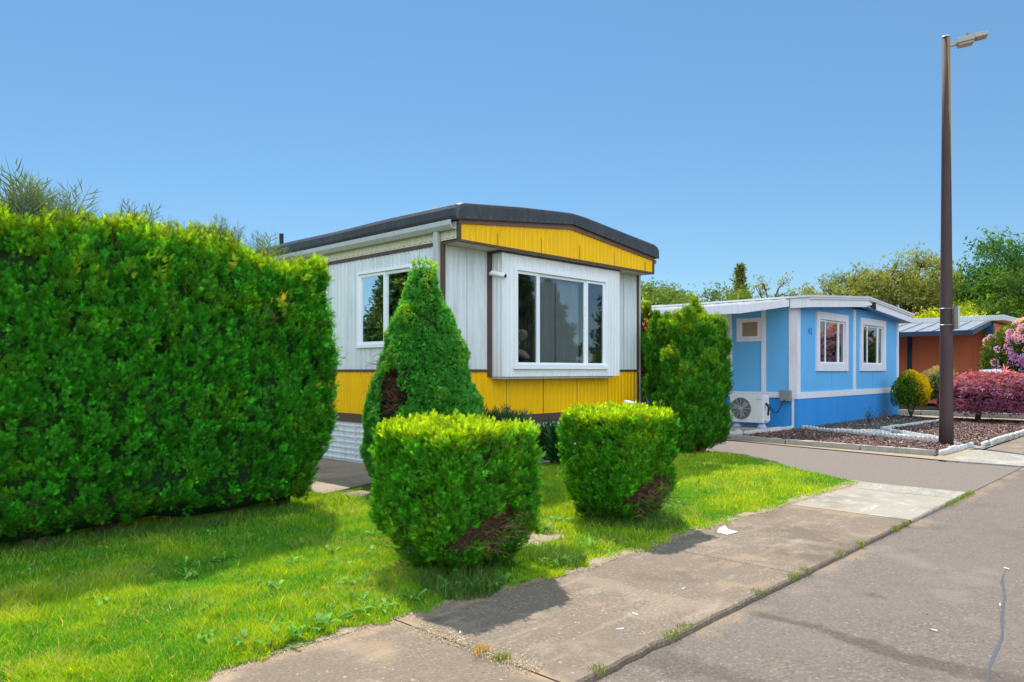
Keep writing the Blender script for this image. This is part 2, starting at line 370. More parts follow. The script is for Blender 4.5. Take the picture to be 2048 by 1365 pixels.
def hull_mesh(name, fn, mat, parent, cuts=14):
    bm = bmesh.new(); bmesh.ops.create_cube(bm, size=2); bmesh.ops.subdivide_edges(bm, edges=bm.edges, cuts=cuts, use_grid_fill=True)
    co = np.array([v.co for v in bm.verts]); co2 = fn(co); o0 = origin_of(parent)
    for v, c in zip(bm.verts, co2): v.co = Vector(c)-o0
    me = bpy.data.meshes.new(name); bm.to_mesh(me); bm.free(); me.polygons.foreach_set('use_smooth', [True]*len(me.polygons))
    return link_mesh(name, me, mat, parent)
M['core'] = paint('inner foliage darkened as shade', (.010, .034, .006), .9, .6, 22, bmp=.8, fine=30)  # near-black green, painted to read as deep shadow between the sprays
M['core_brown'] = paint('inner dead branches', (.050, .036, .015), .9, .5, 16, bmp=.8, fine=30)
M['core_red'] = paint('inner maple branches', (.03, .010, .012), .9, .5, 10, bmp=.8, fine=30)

def clipped_shrub(root, c, half, rad, nfr, size, base_z, taper, seed, top_yellow=.55, clump=.05, csc=3.2, green=(.05, .28, .010), lime=(.28, .48, .006), top_soft=.12, dens_hole=None, holes_lo=0.0, bulge=None, topfn=None, plume=.10, pk=15, corem='core'):
    """box-clipped conifer: an inner core and tens of thousands of sprays over it. c = centre of the box"""
    rng = np.random.default_rng(seed); c = np.array(c); half = np.array(half)
    def warp(p, n):
        w = p.copy(); zt = (p[:, 2]+half[2])/(2*half[2])           # 0 bottom..1 top
        k = np.interp(zt, [x for x, _ in taper], [y for _, y in taper]); lim = half[:2]-.0
        w[:, 0] = p[:, 0] - np.sign(p[:, 0])*np.maximum(0, np.abs(p[:, 0])-(lim[0]-1.0 if lim[0] > 1 else 0))*(1-k)*(1 if lim[0] <= 1 else 1)
        w[:, 1] = p[:, 1]*k if True else p[:, 1]
        if lim[0] <= 1: w[:, 0] = p[:, 0]*k
        if bulge: w = bulge(w, n)
        if topfn: w[:, 2] += zt**3*topfn(w+c)
        return w
    p, n = rbox_sample(nfr, half, rad, rng)
    w = warp(p, n)+c
    cl = VN(w, csc)-.5; cl2 = VN2(w, csc*2.7)-.5
    # vertical lobes
    dep = rng.random(nfr)**1.6*plume*.9
    w = w + n*(cl*clump*2.4+cl2*clump*1.3)[:, None] - n*dep[:, None]
    keep = (n[:, 1] < .6) | (rng.random(nfr) < .3)
    hole = VN(w+7.3, csc*1.25); zt = (p[:, 2]+half[2])/(2*half[2])
    keep &= ~((hole > np.interp(zt, [0, .12, .3, 1], [.68+holes_lo, .78+holes_lo, .88, .95])) & (dep < .2))
    if dens_hole is not None: keep &= dens_hole(w, n)
    w, n2, dep, cl, zt = w[keep], n[keep], dep[keep], cl[keep], zt[keep]
    w = w-n2*(plume*.55); w, ax, pi_, tt = plumes(w, n2, plume*1.5, pk, rng); n2, dep, cl, zt = n2[pi_], dep[pi_], cl[pi_], zt[pi_]; m = len(w)
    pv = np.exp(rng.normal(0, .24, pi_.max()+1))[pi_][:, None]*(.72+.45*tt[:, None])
    sz = size*np.exp(rng.normal(0, .18, m))*(1.1-.35*tt)
    V, idx = scatter(SPRAY, w, ax, sz, rng, flat=n2)
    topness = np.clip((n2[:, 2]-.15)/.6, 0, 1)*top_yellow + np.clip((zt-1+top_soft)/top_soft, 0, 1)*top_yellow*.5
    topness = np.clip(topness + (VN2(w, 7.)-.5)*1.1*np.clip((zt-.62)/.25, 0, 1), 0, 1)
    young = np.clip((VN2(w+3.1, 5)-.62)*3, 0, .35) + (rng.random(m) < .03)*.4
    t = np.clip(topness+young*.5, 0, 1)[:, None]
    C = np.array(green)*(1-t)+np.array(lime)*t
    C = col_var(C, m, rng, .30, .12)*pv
    brown = rng.random(m) < np.where(zt < .1, .12, .006)
    C[brown] = np.array((.16, .085, .03))*np.exp(rng.normal(0, .2, (brown.sum(), 1)))
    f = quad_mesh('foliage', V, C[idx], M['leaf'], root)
    def core(co):
        hh = half-np.array([.10, .10, .08]); q = co*hh; inner = np.maximum(hh-rad, .02)
        k = np.clip(q, -inner, inner); d = nrm(q-k+1e-6); q2 = k+d*min(rad, hh.min())*(np.linalg.norm(q-k, axis=1, keepdims=True) > 1e-4)
        w2 = warp(q2, d)+c; return w2 + d*((VN(w2, csc)-.5)*clump*2.0 - np.clip((VN(w2+7.3, csc*1.25)-.6), 0, 1)*.35)[:, None]
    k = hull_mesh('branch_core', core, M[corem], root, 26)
    return f
def twig_bundle(mb, c, n, L, up=.3, r=.006, seed=0, spread=1.0, dirs=None):
    rr = random.Random(seed)
    for i in range(n):
        a = rr.uniform(0, 2*math.pi) if dirs is None else rr.uniform(*dirs)
        d = Vector((math.cos(a)*spread, math.sin(a)*spread, rr.uniform(-.2, 1)*up*2)).normalized()
        p = Vector(c)+Vector((rr.uniform(-.08, .08), rr.uniform(-.08, .08), rr.uniform(-.05, .1)))
        pts = [p]; k = rr.uniform(.5, 1)*L
        for j in range(4):
            d = (d+Vector((rr.uniform(-.3, .3), rr.uniform(-.3, .3), rr.uniform(-.15, .3)))).normalized(); pts.append(pts[-1]+d*k/4)
        rad = r*rr.uniform(.6, 1.6); mb.tube(pts, [rad, rad*.85, rad*.7, rad*.5, rad*.25], 4, False)
        for q in pts[1:]:
            for _ in range(2):
                e = Vector((rr.uniform(-1, 1), rr.uniform(-1, 1), rr.uniform(-.6, .6))).normalized()*L*.18
                mb.tube([q, q+e*.6, q+e+Vector((0, 0, -.01))], [rad*.45, rad*.35, rad*.15], 3, False)

# ================================================================== SETTING
def poly_sheet(name, pts, z, mat, thick=0.0, **kw):
    mb = MB()
    if thick:
        n = len(pts); v = [(x, y, z) for x, y in pts]+[(x, y, z-thick) for x, y in pts]
        mb.add(v, [tuple(range(n)), tuple(range(n, 2*n))[::-1]]+[(i, (i+1) % n, n+(i+1) % n, n+i) for i in range(n)])
    else: mb.face([(x, y, z) for x, y in pts])
    o = mb.build(name, mat); return tag(o, kind='structure')
mb = MB(); mb.face([(-400, -400, -.09), (600, -400, -.09), (600, 600, -.09), (-400, 600, -.09)])
tag(mb.build('ground', M['far_green']), kind='structure')
# road: one sheet, finely divided near the kerb so that real stains can be stored on it
def pl_dist(x, y, path):
    d = np.full(len(x), 9.); tt = np.zeros(len(x)); P_ = np.array(path); n = len(P_)-1
    for k in range(n):
        a, b_ = P_[k], P_[k+1]; ab = b_-a; t = np.clip(((x-a[0])*ab[0]+(y-a[1])*ab[1])/(ab@ab), 0, 1); q = np.hypot(x-a[0]-t*ab[0], y-a[1]-t*ab[1]); m = q < d; d[m] = q[m]; tt[m] = (k+t[m])/n
    return d, tt
def sstep(a, b_, v): t = np.clip((v-a)/(b_-a), 0, 1); return t*t*(3-2*t)
def rd(*pts): return [at(px, FPX*1.531/(py-741)) for px, py in pts]
def stain_mesh(name, xs, ys, zfn, fn, mat, frontjit=None, kind='structure'):
    X, Y = np.meshgrid(xs, ys); nx, ny = len(xs), len(ys); Yj = Y.copy()
    if frontjit is not None: Yj[0] += frontjit
    V = np.stack([X.ravel(), Yj.ravel(), zfn(X.ravel(), Y.ravel())], 1); a = (np.arange(ny-1)[:, None]*nx+np.arange(nx-1)[None]).ravel(); F = np.stack([a, a+1, a+nx+1, a+nx], 1)
    me = bpy.data.meshes.new(name); me.vertices.add(len(V)); me.vertices.foreach_set('co', V.astype(np.float32).ravel()); me.loops.add(F.size); me.loops.foreach_set('vertex_index', F.astype(np.int32).ravel())
    me.polygons.add(len(F)); me.polygons.foreach_set('loop_start', np.arange(0, F.size, 4, dtype=np.int32)); A_ = me.attributes.new('Stain', 'FLOAT_COLOR', 'POINT')
    C = np.ones((len(V), 4), np.float32); C[:, :3] = np.clip(fn(X.ravel(), Y.ravel()), 0, 1); A_.data.foreach_set('color', C.ravel()); me.update(calc_edges=True)
    o = link_mesh(name, me, mat, None); return tag(o, kind=kind)
def fbm(x, y, sc, seed=0):
    P_ = np.stack([x, y, 0*x+seed], 1); return (VNX(P_, sc)*.55+VNX(P_+7, sc*2.3)*.28+VNX(P_+3, sc*5.1)*.17)
def road_stain(x, y):
    w = (fbm(x, y, 9)-.5)*.10+(fbm(x, y, 40, 3)-.5)*.04
    d, t = pl_dist(x, y, rd((1455, 1215), (1560, 1238), (1640, 1256), (1720, 1285), (1800, 1312), (1900, 1335), (1990, 1352), (2120, 1385))); R_ = sstep(.035, -.005, d+w*1.1-(.02+.085*t))*.85
    d, t = pl_dist(x, y, rd((1290, 1310), (1370, 1335), (1440, 1350), (1520, 1375), (1600, 1420))); R_ = np.maximum(R_, sstep(.07, -.03, d+w*2-.10)*.6)
    for (px, py, r, k) in ((1742, 1188, .045, .75), (1765, 1193, .03, .6), (1790, 1166, .05, .25), (1690, 1165, .05, .25), (1830, 1100, .09, .25), (1960, 1010, .12, .3)):
        q = rd((px, py))[0]; R_ = np.maximum(R_, sstep(r*1.6, 0, np.hypot((x-q[0])*.8, y-q[1])+w*.8)*k)
    R_ = np.maximum(R_, sstep(.60, .75, fbm(x, y, 1.1, 5))*.35); R_ = np.maximum(R_, sstep(.08, 0, 2.25-y+w)*.55)
    d, t = pl_dist(x, y, rd((1900, 1085), (1960, 1040), (2048, 1055), (2100, 1060))); R_ = np.maximum(R_, sstep(.02, 0, d+w*.3)*.3)
    G = sstep(.22, .0, 2.25-y+w*2.2)*sstep(.42, .62, fbm(x, y, 1.7, 9))*.45; B = sstep(.62, .78, fbm(x, y, 2.3, 11))*.18
    return np.stack([R_, G, B], 1)
class VNoise:
    def __init__(s, seed, n=32): s.g = np.random.default_rng(seed).random((n, n, n)); s.n = n
    def __call__(s, p, sc):
        q = np.asarray(p)*sc; i = np.floor(q).astype(int); f = q-i; f = f*f*(3-2*f); n = s.n; o = 0
        for dx in (0, 1):
            for dy in (0, 1):
                for dz in (0, 1):
                    w = (f[:, 0] if dx else 1-f[:, 0])*(f[:, 1] if dy else 1-f[:, 1])*(f[:, 2] if dz else 1-f[:, 2])
                    o = o + w*s.g[(i[:, 0]+dx) % n, (i[:, 1]+dy) % n, (i[:, 2]+dz) % n]
        return o
VNX = VNoise(17)
stain_mesh('road', np.concatenate([[-40, -10, 0], np.arange(1.2, 8, .022), np.arange(8, 14, .06), [20, 40, 90]]), np.concatenate([[-6.5, -3, -1], np.arange(-.4, 2.25, .022), [2.252]]), lambda x, y: 0*x-.035, road_stain, M['asphalt'])
# darker strips and sealed crack lying on the road
def ragged(path, w, z, name, mat, seed, n=40, jit=.25):
    rr = random.Random(seed); L = []; Rr = []
    Pn = np.array(path, float); tt_ = np.linspace(0, len(Pn)-1, n+1); Q = np.stack([np.interp(tt_, range(len(Pn)), Pn[:, j]) for j in (0, 1)], 1)
    kw = 5; Q[2:-2] = sum(Q[2+d:len(Q)-2+d] for d in (-2, -1, 0, 1, 2))/5; path = [tuple(q) for q in Q]
    if callable(w): wf = w
    else: wf = lambda t: w
    for i in range(n+1):
        k = min(i, len(path)-2); f2 = i-k
        w = wf(i/n); x = path[k][0]*(1-f2)+path[k+1][0]*f2; y = path[k][1]*(1-f2)+path[k+1][1]*f2
        ka, kb = max(0, i-3), min(n, i+3); dx = path[kb][0]-path[ka][0]; dy = path[kb][1]-path[ka][1]; q = math.hypot(dx, dy); nx, ny = -dy/q, dx/q
        e = (min(1, i/n*8, (n-i)/n*8)*.9+.1)*(1+.25*math.sin(i/n*23+seed))
        L.append((x+nx*w*e*(.5+rr.uniform(-jit, jit)), y+ny*w*e*(.5+rr.uniform(-jit, jit)), z)); Rr.append((x-nx*w*e*(.5+rr.uniform(-jit, jit)), y-ny*w*e*(.5+rr.uniform(-jit, jit)), z))
    m = MB(); m.add(L+Rr, [(i, i+1, n+2+i, n+1+i) for i in range(n)])
    return tag(m.build(name, mat, recalc=False), kind='structure')
ROADZ = -.031
ragged(rd((2012, 1138), (2003, 1160), (2010, 1190), (2005, 1220), (2004, 1250), (2005, 1275), (1990, 1305), (1975, 1345), (1970, 1400)), .017, -.0335, 'road_crack_seal', M['sealant'], 4, 60, .12)
# sidewalk slabs
SW = [(-30, 2.72, 'concrete_ex'), (2.735, 5.4, 'concrete_ex'), (5.408, 8.1, 'concrete_ex'), (8.12, 8.95, 'concrete_lt'), (8.958, 9.82, 'concrete_lt'), (9.835, 10.45, 'pebble')]
def slab(name, x0, x1, y0, y1, mat, z=0.0, seed=0):
    rr = random.Random(seed); mb = MB(); n = max(4, min(60, int((x1-x0)/.12)))
    front = [(x0+(x1-x0)*i/n, y0+rr.uniform(-.0035, .0035)-(rr.random() < .04)*rr.uniform(-.015, 0)) for i in range(n+1)]
    top = [(x, y, z) for x, y in front]+[(x1, y1, z), (x0, y1, z)]
    def st(x, y):
        w_ = (fbm(x, y, 8)-.5)*.12+(fbm(x, y, 33, 2)-.5)*.05
        j_ = np.abs(x-2.735+(fbm(x, y, 3, 4)-.5)*.03); G = sstep(.11, .0, j_+w_)*sstep(2.9, 2.3, y)*.9; G = np.maximum(G, sstep(.05, 0, j_+w_*.6)*sstep(2.35, 2.7, y)*.6)
        G = np.maximum(G, sstep(.62, .74, fbm(x, y, 2.1, 6))*.40); G = np.maximum(G, sstep(.12, 0, 3.56-y+w_*1.6)*.55)
        R_ = sstep(.56, .74, fbm(x, y, 1.3, 8))*.55; R_ = np.maximum(R_, sstep(.09, 0, np.hypot(x-2.9, (y-3.42)*1.5)+w_)*.8); R_ = np.maximum(R_, sstep(.10, .0, np.hypot(x-2.68, y-2.78)+w_)*.7)
        B = sstep(.58, .72, fbm(x, y, 3.1, 12))*.22+sstep(.66, .75, fbm(x*.5, y*3, 6, 15))*.25; return np.stack([R_, G, B], 1)
    stp = .022 if x1 < 9 else .1; fx = np.array([p[0] for p in front]); gx = np.linspace(max(x0, .9) if x0 < 0 else x0, x1, max(3, int((x1-max(x0, .9))/stp))); gy = np.linspace(y0, y1, max(3, int((y1-y0)/stp)))
    if x0 < 0: gx = np.concatenate([[x0, -5], gx])
    stain_mesh(name, gx, gy, lambda x, y: 0*x+z, st, M[mat], np.interp(gx, fx, np.array([p[1] for p in front]))-y0)
    bev = [(x, y-.012, z-.012) for x, y in front]; low = [(x, y-.014, z-.06) for x, y in front]
    for i in range(n):
        mb.face([(*front[i], z), (*front[i+1], z), bev[i+1], bev[i]]); mb.face([bev[i], bev[i+1], low[i+1], low[i]])
    mb.face([(x1, y0, z), (x1, y1, z), (x1, y1, z-.06), (x1, y0, z-.06)]); mb.face([(x0, y0, z), (x0, y1, z), (x0, y1, z-.06), (x0, y0, z-.06)])
    return tag(mb.build('sidewalk_edge', M[mat], recalc=True), kind='structure')
for i, (a, b_, m_) in enumerate(SW): slab('sidewalk', a, b_, 2.25, 3.62, m_, 0.0, i)
slab('sidewalk', 13.95, 16.2, 2.2, 3.30, 'pebble', -.004, 20); slab('sidewalk', 16.22, 60, 2.2, 3.22, 'concrete_ex', -.004, 21)
tag(MB().build('x', None)) if False else None
# driveway
poly_sheet('driveway', [(10.46, 2.2505), (13.94, 2.2505), (13.94, 3.42), (14.48, 3.5), (14.62, 5.5), (15.0, 7.75), (15.1, 24), (12.4, 24), (12.45, 6.9), (11.7, 5.4), (10.46, 3.4)], -.029, M['asphalt_drive'])
# soil under the lawn, then the lawn sheet
LAWN = [(-12, 3.52), (2.9, 3.60), (4.2, 3.50), (5.1, 3.47), (7, 3.52), (9.0, 3.50), (9.8, 3.46), (10.3, 3.5), (11.65, 5.45), (12.38, 6.95), (12.35, 24), (-12, 24)]
poly_sheet('lawn_soil', LAWN, .0015, M['turf_soil'])
# dry dirt rim along the sidewalk
rr = random.Random(5); rim = MB(); a = []; b2 = []
for i in range(641):
    x = 2.2+8.3*i/640; yb = np.interp(x, [p[0] for p in LAWN[:8]], [p[1] for p in LAWN[:8]])
    a.append((x, yb+.14, .0030)); w_ = .004+.030*max(0, math.sin(x*1.7+1)+.5*math.sin(x*6)+rr.uniform(-.5, .7)) ; b2.append((x, yb-w_, .0031))
rim.add(a+b2, [(i, i+1, 642+i, 641+i) for i in range(640)])
tag(rim.build('dirt_strip', M['dirt_sand'], recalc=False), kind='structure')
def disc_sheet(name, cx, cy, rx, ry, z, mat, seed, rot=0, n=90, amp=.22):
    rr = random.Random(seed); ph = [rr.uniform(0, 6) for _ in range(4)]; pts = []
    for i in range(n):
        t = 2*math.pi*i/n; k = 1+amp*(math.sin(2*t+ph[0])+.7*math.sin(3*t+ph[1])+.6*math.sin(7*t+ph[2]))+rr.uniform(-.16, .16)
        x, y = rx*k*math.cos(t), ry*k*math.sin(t); pts.append((cx+x*math.cos(rot)-y*math.sin(rot), cy+x*math.sin(rot)+y*math.cos(rot)))
    return poly_sheet(name, pts, z, mat)
disc_sheet('dirt_patch', 4.85, 4.35, .42, .26, .004, M['dirt_sand'], 3, .4)
# patio beside the yellow home
poly_sheet('patio', [(4.85, 7.75), (5.9, 8.1), (6.835, 8.3), (6.835, 20), (4.7, 20), (4.7, 9)], .022, M['patio'], .05)
poly_sheet('paving_slab', [(4.95, 7.12), (5.55, 7.25), (5.45, 7.68), (4.9, 7.62)], .020, M['patio'], .04)

# ---- grass (one uncountable thing)
def in_poly(px, py, poly):
    ins = np.zeros(len(px), bool); n = len(poly)
    for i in range(n):
        x1, y1 = poly[i]; x2, y2 = poly[(i+1) % n]
        c = ((y1 > py) != (y2 > py)) & (px < (x2-x1)*(py-y1)/((y2-y1) if y2 != y1 else 1e-9)+x1); ins ^= c
    return ins
def grass_points(n, x0, x1, y0, y1, rng):
    x = rng.uniform(x0, x1, n); y = rng.uniform(y0, y1, n)
    e = .05*np.sin(x*5)+.035*np.sin(x*17+1)+.02*np.sin(x*41)
    k = in_poly(x, y+e-.02, LAWN)
    k &= ~(((x-4.85)/.40)**2+((y-4.35)/.22)**2 < 1+.5*np.sin(x*23+y*17))
    k &= ~((x > 4.8) & (y > 7.7)) ; k &= ~((x > 4.9) & (x < 5.5) & (y > 7.15) & (y < 7.66))
    k &= ~((y > 7.85) & (x > 6.8) & (x < 11.7))
    return x[k], y[k]
def grass_blades(x, y, h, w, rng, col):
    n = len(x); a = rng.uniform(0, 2*np.pi, n); lean = rng.uniform(.1, .75, n)*h; dirx, diry = np.cos(a), np.sin(a)
    b = rng.uniform(0, 2*np.pi, n); sx, sy = np.cos(b)*w/2, np.sin(b)*w/2
    z0 = np.full(n, .004)
    def pt(t, s): return np.stack([x+dirx*lean*t*t+sx*s, y+diry*lean*t*t+sy*s, z0+h*(t-.18*t*t)], 1)
    A, B, C, D, E, F = pt(0, -1), pt(0, 1), pt(.5, .85), pt(.5, -.85), pt(1, .12), pt(1, -.12)
    V = np.concatenate([np.stack([A, B, C, D], 1), np.stack([D, C, E, F], 1)]); return V, np.concatenate([col, col])
def make_grass():
    rng = np.random.default_rng(21); Vs = []; Cs = []
    for n, x0, x1, y0, y1, hh, ww in ((330000, .9, 4.6, 3.3, 6.0, .050, .0042), (130000, .9, 6.6, 5.4, 8.2, .055, .0052), (150000, 4.4, 8.2, 3.3, 7.9, .05, .0055), (80000, 8.0, 12.5, 3.3, 8.5, .05, .008), (30000, -2, 1.2, 3.3, 7.5, .05, .007)):
        x, y = grass_points(n, x0, x1, y0, y1, rng); m = len(x); P = np.stack([x, y, 0*x], 1)
        cl = VN(P, 1.3)*.55+VN2(P, 4.5)*.45; k2 = VN(P+5, 9.)
        h = hh*(.30+1.35*cl)*np.exp(rng.normal(0, .28, m)); h *= np.where(k2 > .72, 1.35, 1)
        edge = np.clip((y-3.5)/.25, .35, 1); h = h*edge
        w = ww*np.exp(rng.normal(0, .2, m))
        t = np.clip((cl-.26)*2.0+rng.normal(0, .30, m)+(VN2(P+9, 7.)-.5)*.5, 0, 1)[:, None]
        C = np.array((.075, .31, .014))*(1-t)+np.array((.33, .49, .010))*t
        dry = rng.random(m) < .07+.18*(VN2(P+3, 2.2) < .33); C[dry] = np.array((.46, .40, .14))
        C = col_var(C, m, rng, .2, .1)
        v, c = grass_blades(x, y, h, w, rng, C); Vs.append(v); Cs.append(c)
    # longer seed stems
    x, y = grass_points(1500, 1, 9, 3.4, 7, rng); m = len(x); v, c = grass_blades(x, y, rng.uniform(.08, .16, m), np.full(m, .004), rng, col_var((.16, .24, .03), m, rng)); Vs.append(v); Cs.append(c)
    # tall tufts hugging shrub feet
    for cx, cy, r_, n in ((3.42, 3.78, .30, 1500), (3.98, 4.3, .5, 1500), (6.05, 4.15, .5, 1800), (4.4, 3.75, .25, 700), (3.0, 6.95, 2.2, 2500)):
        a = rng.uniform(0, 6.28, n); q = r_*np.sqrt(rng.random(n)); x = cx+q*np.cos(a); y = cy+(q*np.sin(a) if r_ < 1 else rng.normal(0, .12, n))
        v, c = grass_blades(x, y, rng.uniform(.06, .17, n), np.full(n, .006), rng, col_var((.08, .17, .03), n, rng)); Vs.append(v); Cs.append(c)
    o = quad_mesh('grass', np.concatenate(Vs), np.concatenate(Cs), M['grassm']); o['label'] = 'short green lawn grass between the sidewalk, hedge and homes'; tag(o, cat='grass', kind='stuff')
    # broad-leaf weeds through the lawn
    Vs = []; Cs = []; cen = []
    spots = [(1.9, 3.75), (2.05, 3.7), (2.3, 3.72), (2.55, 3.78), (2.7, 3.9), (1.75, 4.0), (2.45, 4.2), (2.9, 4.35), (3.05, 4.2), (2.5, 4.6), (2.0, 4.55), (3.2, 4.75), (3.35, 3.7), (3.55, 3.62), (3.45, 3.68), (3.7, 3.6), (3.3, 3.78),
             (2.9, 5.1), (3.3, 5.2), (2.2, 5.3), (1.6, 5.1), (2.6, 5.6), (3.5, 4.9), (3.9, 5.4), (4.2, 3.66), (4.35, 3.7), (4.9, 3.8), (5.1, 4.5), (5.3, 4.8), (5.5, 4.6), (2.75, 3.72), (2.15, 3.9), (3.0, 3.75)]
    for _ in range(150): spots.append((rng.uniform(1.2, 9.5), rng.uniform(3.65, 6.6)))
    for i, (cx, cy) in enumerate(spots):
        big = i < 33; nl = rng.integers(7, 12) if big else rng.integers(4, 8)
        for _ in range(nl):
            a = rng.uniform(0, 6.28); L = rng.uniform(.06, .13) if big else rng.uniform(.03, .07); w = L*rng.uniform(.2, .34)
            d = np.array([np.cos(a), np.sin(a), 0]); s = np.array([-np.sin(a), np.cos(a), 0])*w/2; b = np.array([cx+rng.normal(0, .02), cy+rng.normal(0, .02), .02])
            up = rng.uniform(.02, .07); ctl = [b, b+d*L*.35+[0, 0, up*.7], b+d*L*.75+[0, 0, up], b+d*L+[0, 0, up*.7]]; wd = [.25, .8, 1, .12]
            for j in range(3):
                tw = rng.normal(0, .006)
                Vs.append([ctl[j]-s*wd[j], ctl[j]+s*wd[j], ctl[j+1]+s*wd[j+1]+[0, 0, tw], ctl[j+1]-s*wd[j+1]]); 
            c = np.array((.13, .33, .05))*np.exp(rng.normal(0, .25)); Cs += [c]*3
    o = quad_mesh('lawn_weeds', np.array(Vs), np.array(Cs), M['leaf_soft']); tag(o, 'broad leaved dandelion and plantain rosettes growing through the lawn', 'weeds', kind='stuff')
make_grass()
# single yellow dandelion flower
fl = thing('dandelion', 'small yellow dandelion flower alone in the sunny lawn', 'flower', (2.62, 4.20, .0))
mb = MB(); mb.tube([(2.62, 4.2, 0), (2.622, 4.2, .05), (2.62, 4.205, .085)], .002, 5); mb.build('stem', paint('green stem', (.1, .2, .03), .6), fl)
v, ix = scatter([t_star(8, .3, 3)], np.repeat([[2.62, 4.205, .085]], 8, 0), RNG.normal(0, .6, (8, 3))+[0, 0, 1], np.full(8, .017), RNG); quad_mesh('petals', v, np.repeat([[.8, .5, .01]], len(v), 0), M['petal'], fl)

# ================================================================== SHRUBS
hd = thing('hedge', 'tall clipped green arborvitae hedge running along the left edge', 'hedge', (2.0, 7.45, 0))
def hedge_bulge(w, n):
    lob = np.abs(np.sin((w[:, 0]+2.0)*np.pi/1.05))**.6
    w = w.copy(); w[:, 1] += -np.sign(-w[:, 1])*-0.0 + n[:, 1]*(.09*lob-.05); return w
def hedge_top(w): return (VN(w*[1, 1, 0], 1.6)-.5)*.22+(VN2(w*[1, 1, 0], 4.5)-.5)*.14 - np.clip(w[:, 0]-3.2, 0, 3)*.12
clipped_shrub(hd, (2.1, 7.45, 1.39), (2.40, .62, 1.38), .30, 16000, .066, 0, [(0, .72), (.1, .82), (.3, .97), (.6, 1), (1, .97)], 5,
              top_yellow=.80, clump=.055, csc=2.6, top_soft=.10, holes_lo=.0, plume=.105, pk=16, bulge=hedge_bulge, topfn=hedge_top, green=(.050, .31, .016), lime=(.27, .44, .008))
mb = MB(); rr = random.Random(3)
HT = [-.1, .55, 1.3, 1.75, 2.3, 2.9, 3.45, 4.05]
for x in HT:
    mb = MB(); y = 7.3+rr.uniform(-.1, .1)
    for k in range(2):
        a = rr.uniform(-.25, .25); mb.tube([(x+a*.3, y, -.02), (x+a*.6, y+rr.uniform(-.1, .1), .5), (x+a, y+rr.uniform(-.1, .1), 1.2)], [.05, .04, .03], 7)
    twig_bundle(mb, (x, y, .25), 26, .42, .35, .005, int(x*10)+50)
    mb.build('trunk', M['bark'], hd)
# sprigs standing up from the hedge top
rng = np.random.default_rng(8); Ps = []; Ls = []
for px, hh, n in ((20, .2, 8), (42, .42, 16), (60, .36, 12), (78, .36, 18), (100, .2, 10), (140, .30, 14), (178, .20, 10), (215, .15, 8), (265, .24, 14), (285, .24, 14), (300, .2, 8), (350, .15, 10), (385, .12, 8), (440, .24, 16), (462, .2, 12), (495, .14, 8), (528, .24, 10), (545, .12, 6), (580, .10, 10), (605, .14, 8), (640, .1, 8)):
    for _ in range(int(n*.7)):
        X = np.interp(px+rng.normal(0, 5), [0, 685], [1.42, 4.5]) if False else None
        ratio = (px+rng.normal(0, 5)-1024)/FPX; Y = rng.uniform(6.95, 7.25); X = Y*(DV[0]+ratio*DV[1]*1.0)/(DV[1]-ratio*DV[0]) if False else Y/((.6915-ratio*.7224)/(.7224+ratio*.6915))
        top = 2.78-.12*max(0, X-3.2); Ps.append((X, Y, top-.10)); Ls.append((hh*1.1+.14)*rng.uniform(.45, 1.1))
Ps = np.array(Ps); A = np.array([0, 0, 1.])+rng.normal(0, .30, (len(Ps), 3)); V, ix = scatter(SPRAYT, Ps, A, np.array(Ls), rng)
V2, ix2 = scatter(SPRAYT, Ps[::3], A[::3]+rng.normal(0, .4, A[::3].shape), np.array(Ls)[::3]*.6, rng)
quad_mesh('sprigs', np.concatenate([V, V2]), col_var((.11, .17, .085), len(V)+len(V2), rng, .2), M['leaf'], hd)
# a yellowing sprig sticking out of the hedge face, with its twig
def sprig_out(x, y, z, s, col, n, seed, parent=hd):
    r_ = np.random.default_rng(seed); P = np.array([x, y, z])+r_.normal(0, 1, (n, 3))*[s*.35, s*.12, s*.6]; A_ = r_.normal(0, .5, (n, 3))+[.3, -.5, .9]
    v, i = scatter(SPRAY, P, A_, np.full(n, .085), r_); quad_mesh('sprig', v, col_var(col, n, r_, .2)[i], M['leaf'], parent)
def on_face(px, py, Y):
    r1 = (px-1024)/FPX; vx, vy = DV[0]+r1*RV[0], DV[1]+r1*RV[1]; t = Y/vy; return (vx*t, Y, 1.5+(741-py)/FPX*t)
p_ = on_face(562, 608, 6.66); sprig_out(*p_, .13, (.42, .45, .03), 26, 1)
mb = MB(); twig_bundle(mb, on_face(545, 640, 6.74), 7, .16, .5, .003, 4); mb.build('twig', M['twig'], hd)
p_ = on_face(325, 545, 6.68); sprig_out(*p_, .15, (.15, .28, .012), 34, 2)
for q, (a_, b_) in enumerate(((264, 535), (462, 535), (150, 545), (520, 515))): sprig_out(*on_face(a_, b_, 6.74), .07, (.24, .34, .01), 10, 7+q)

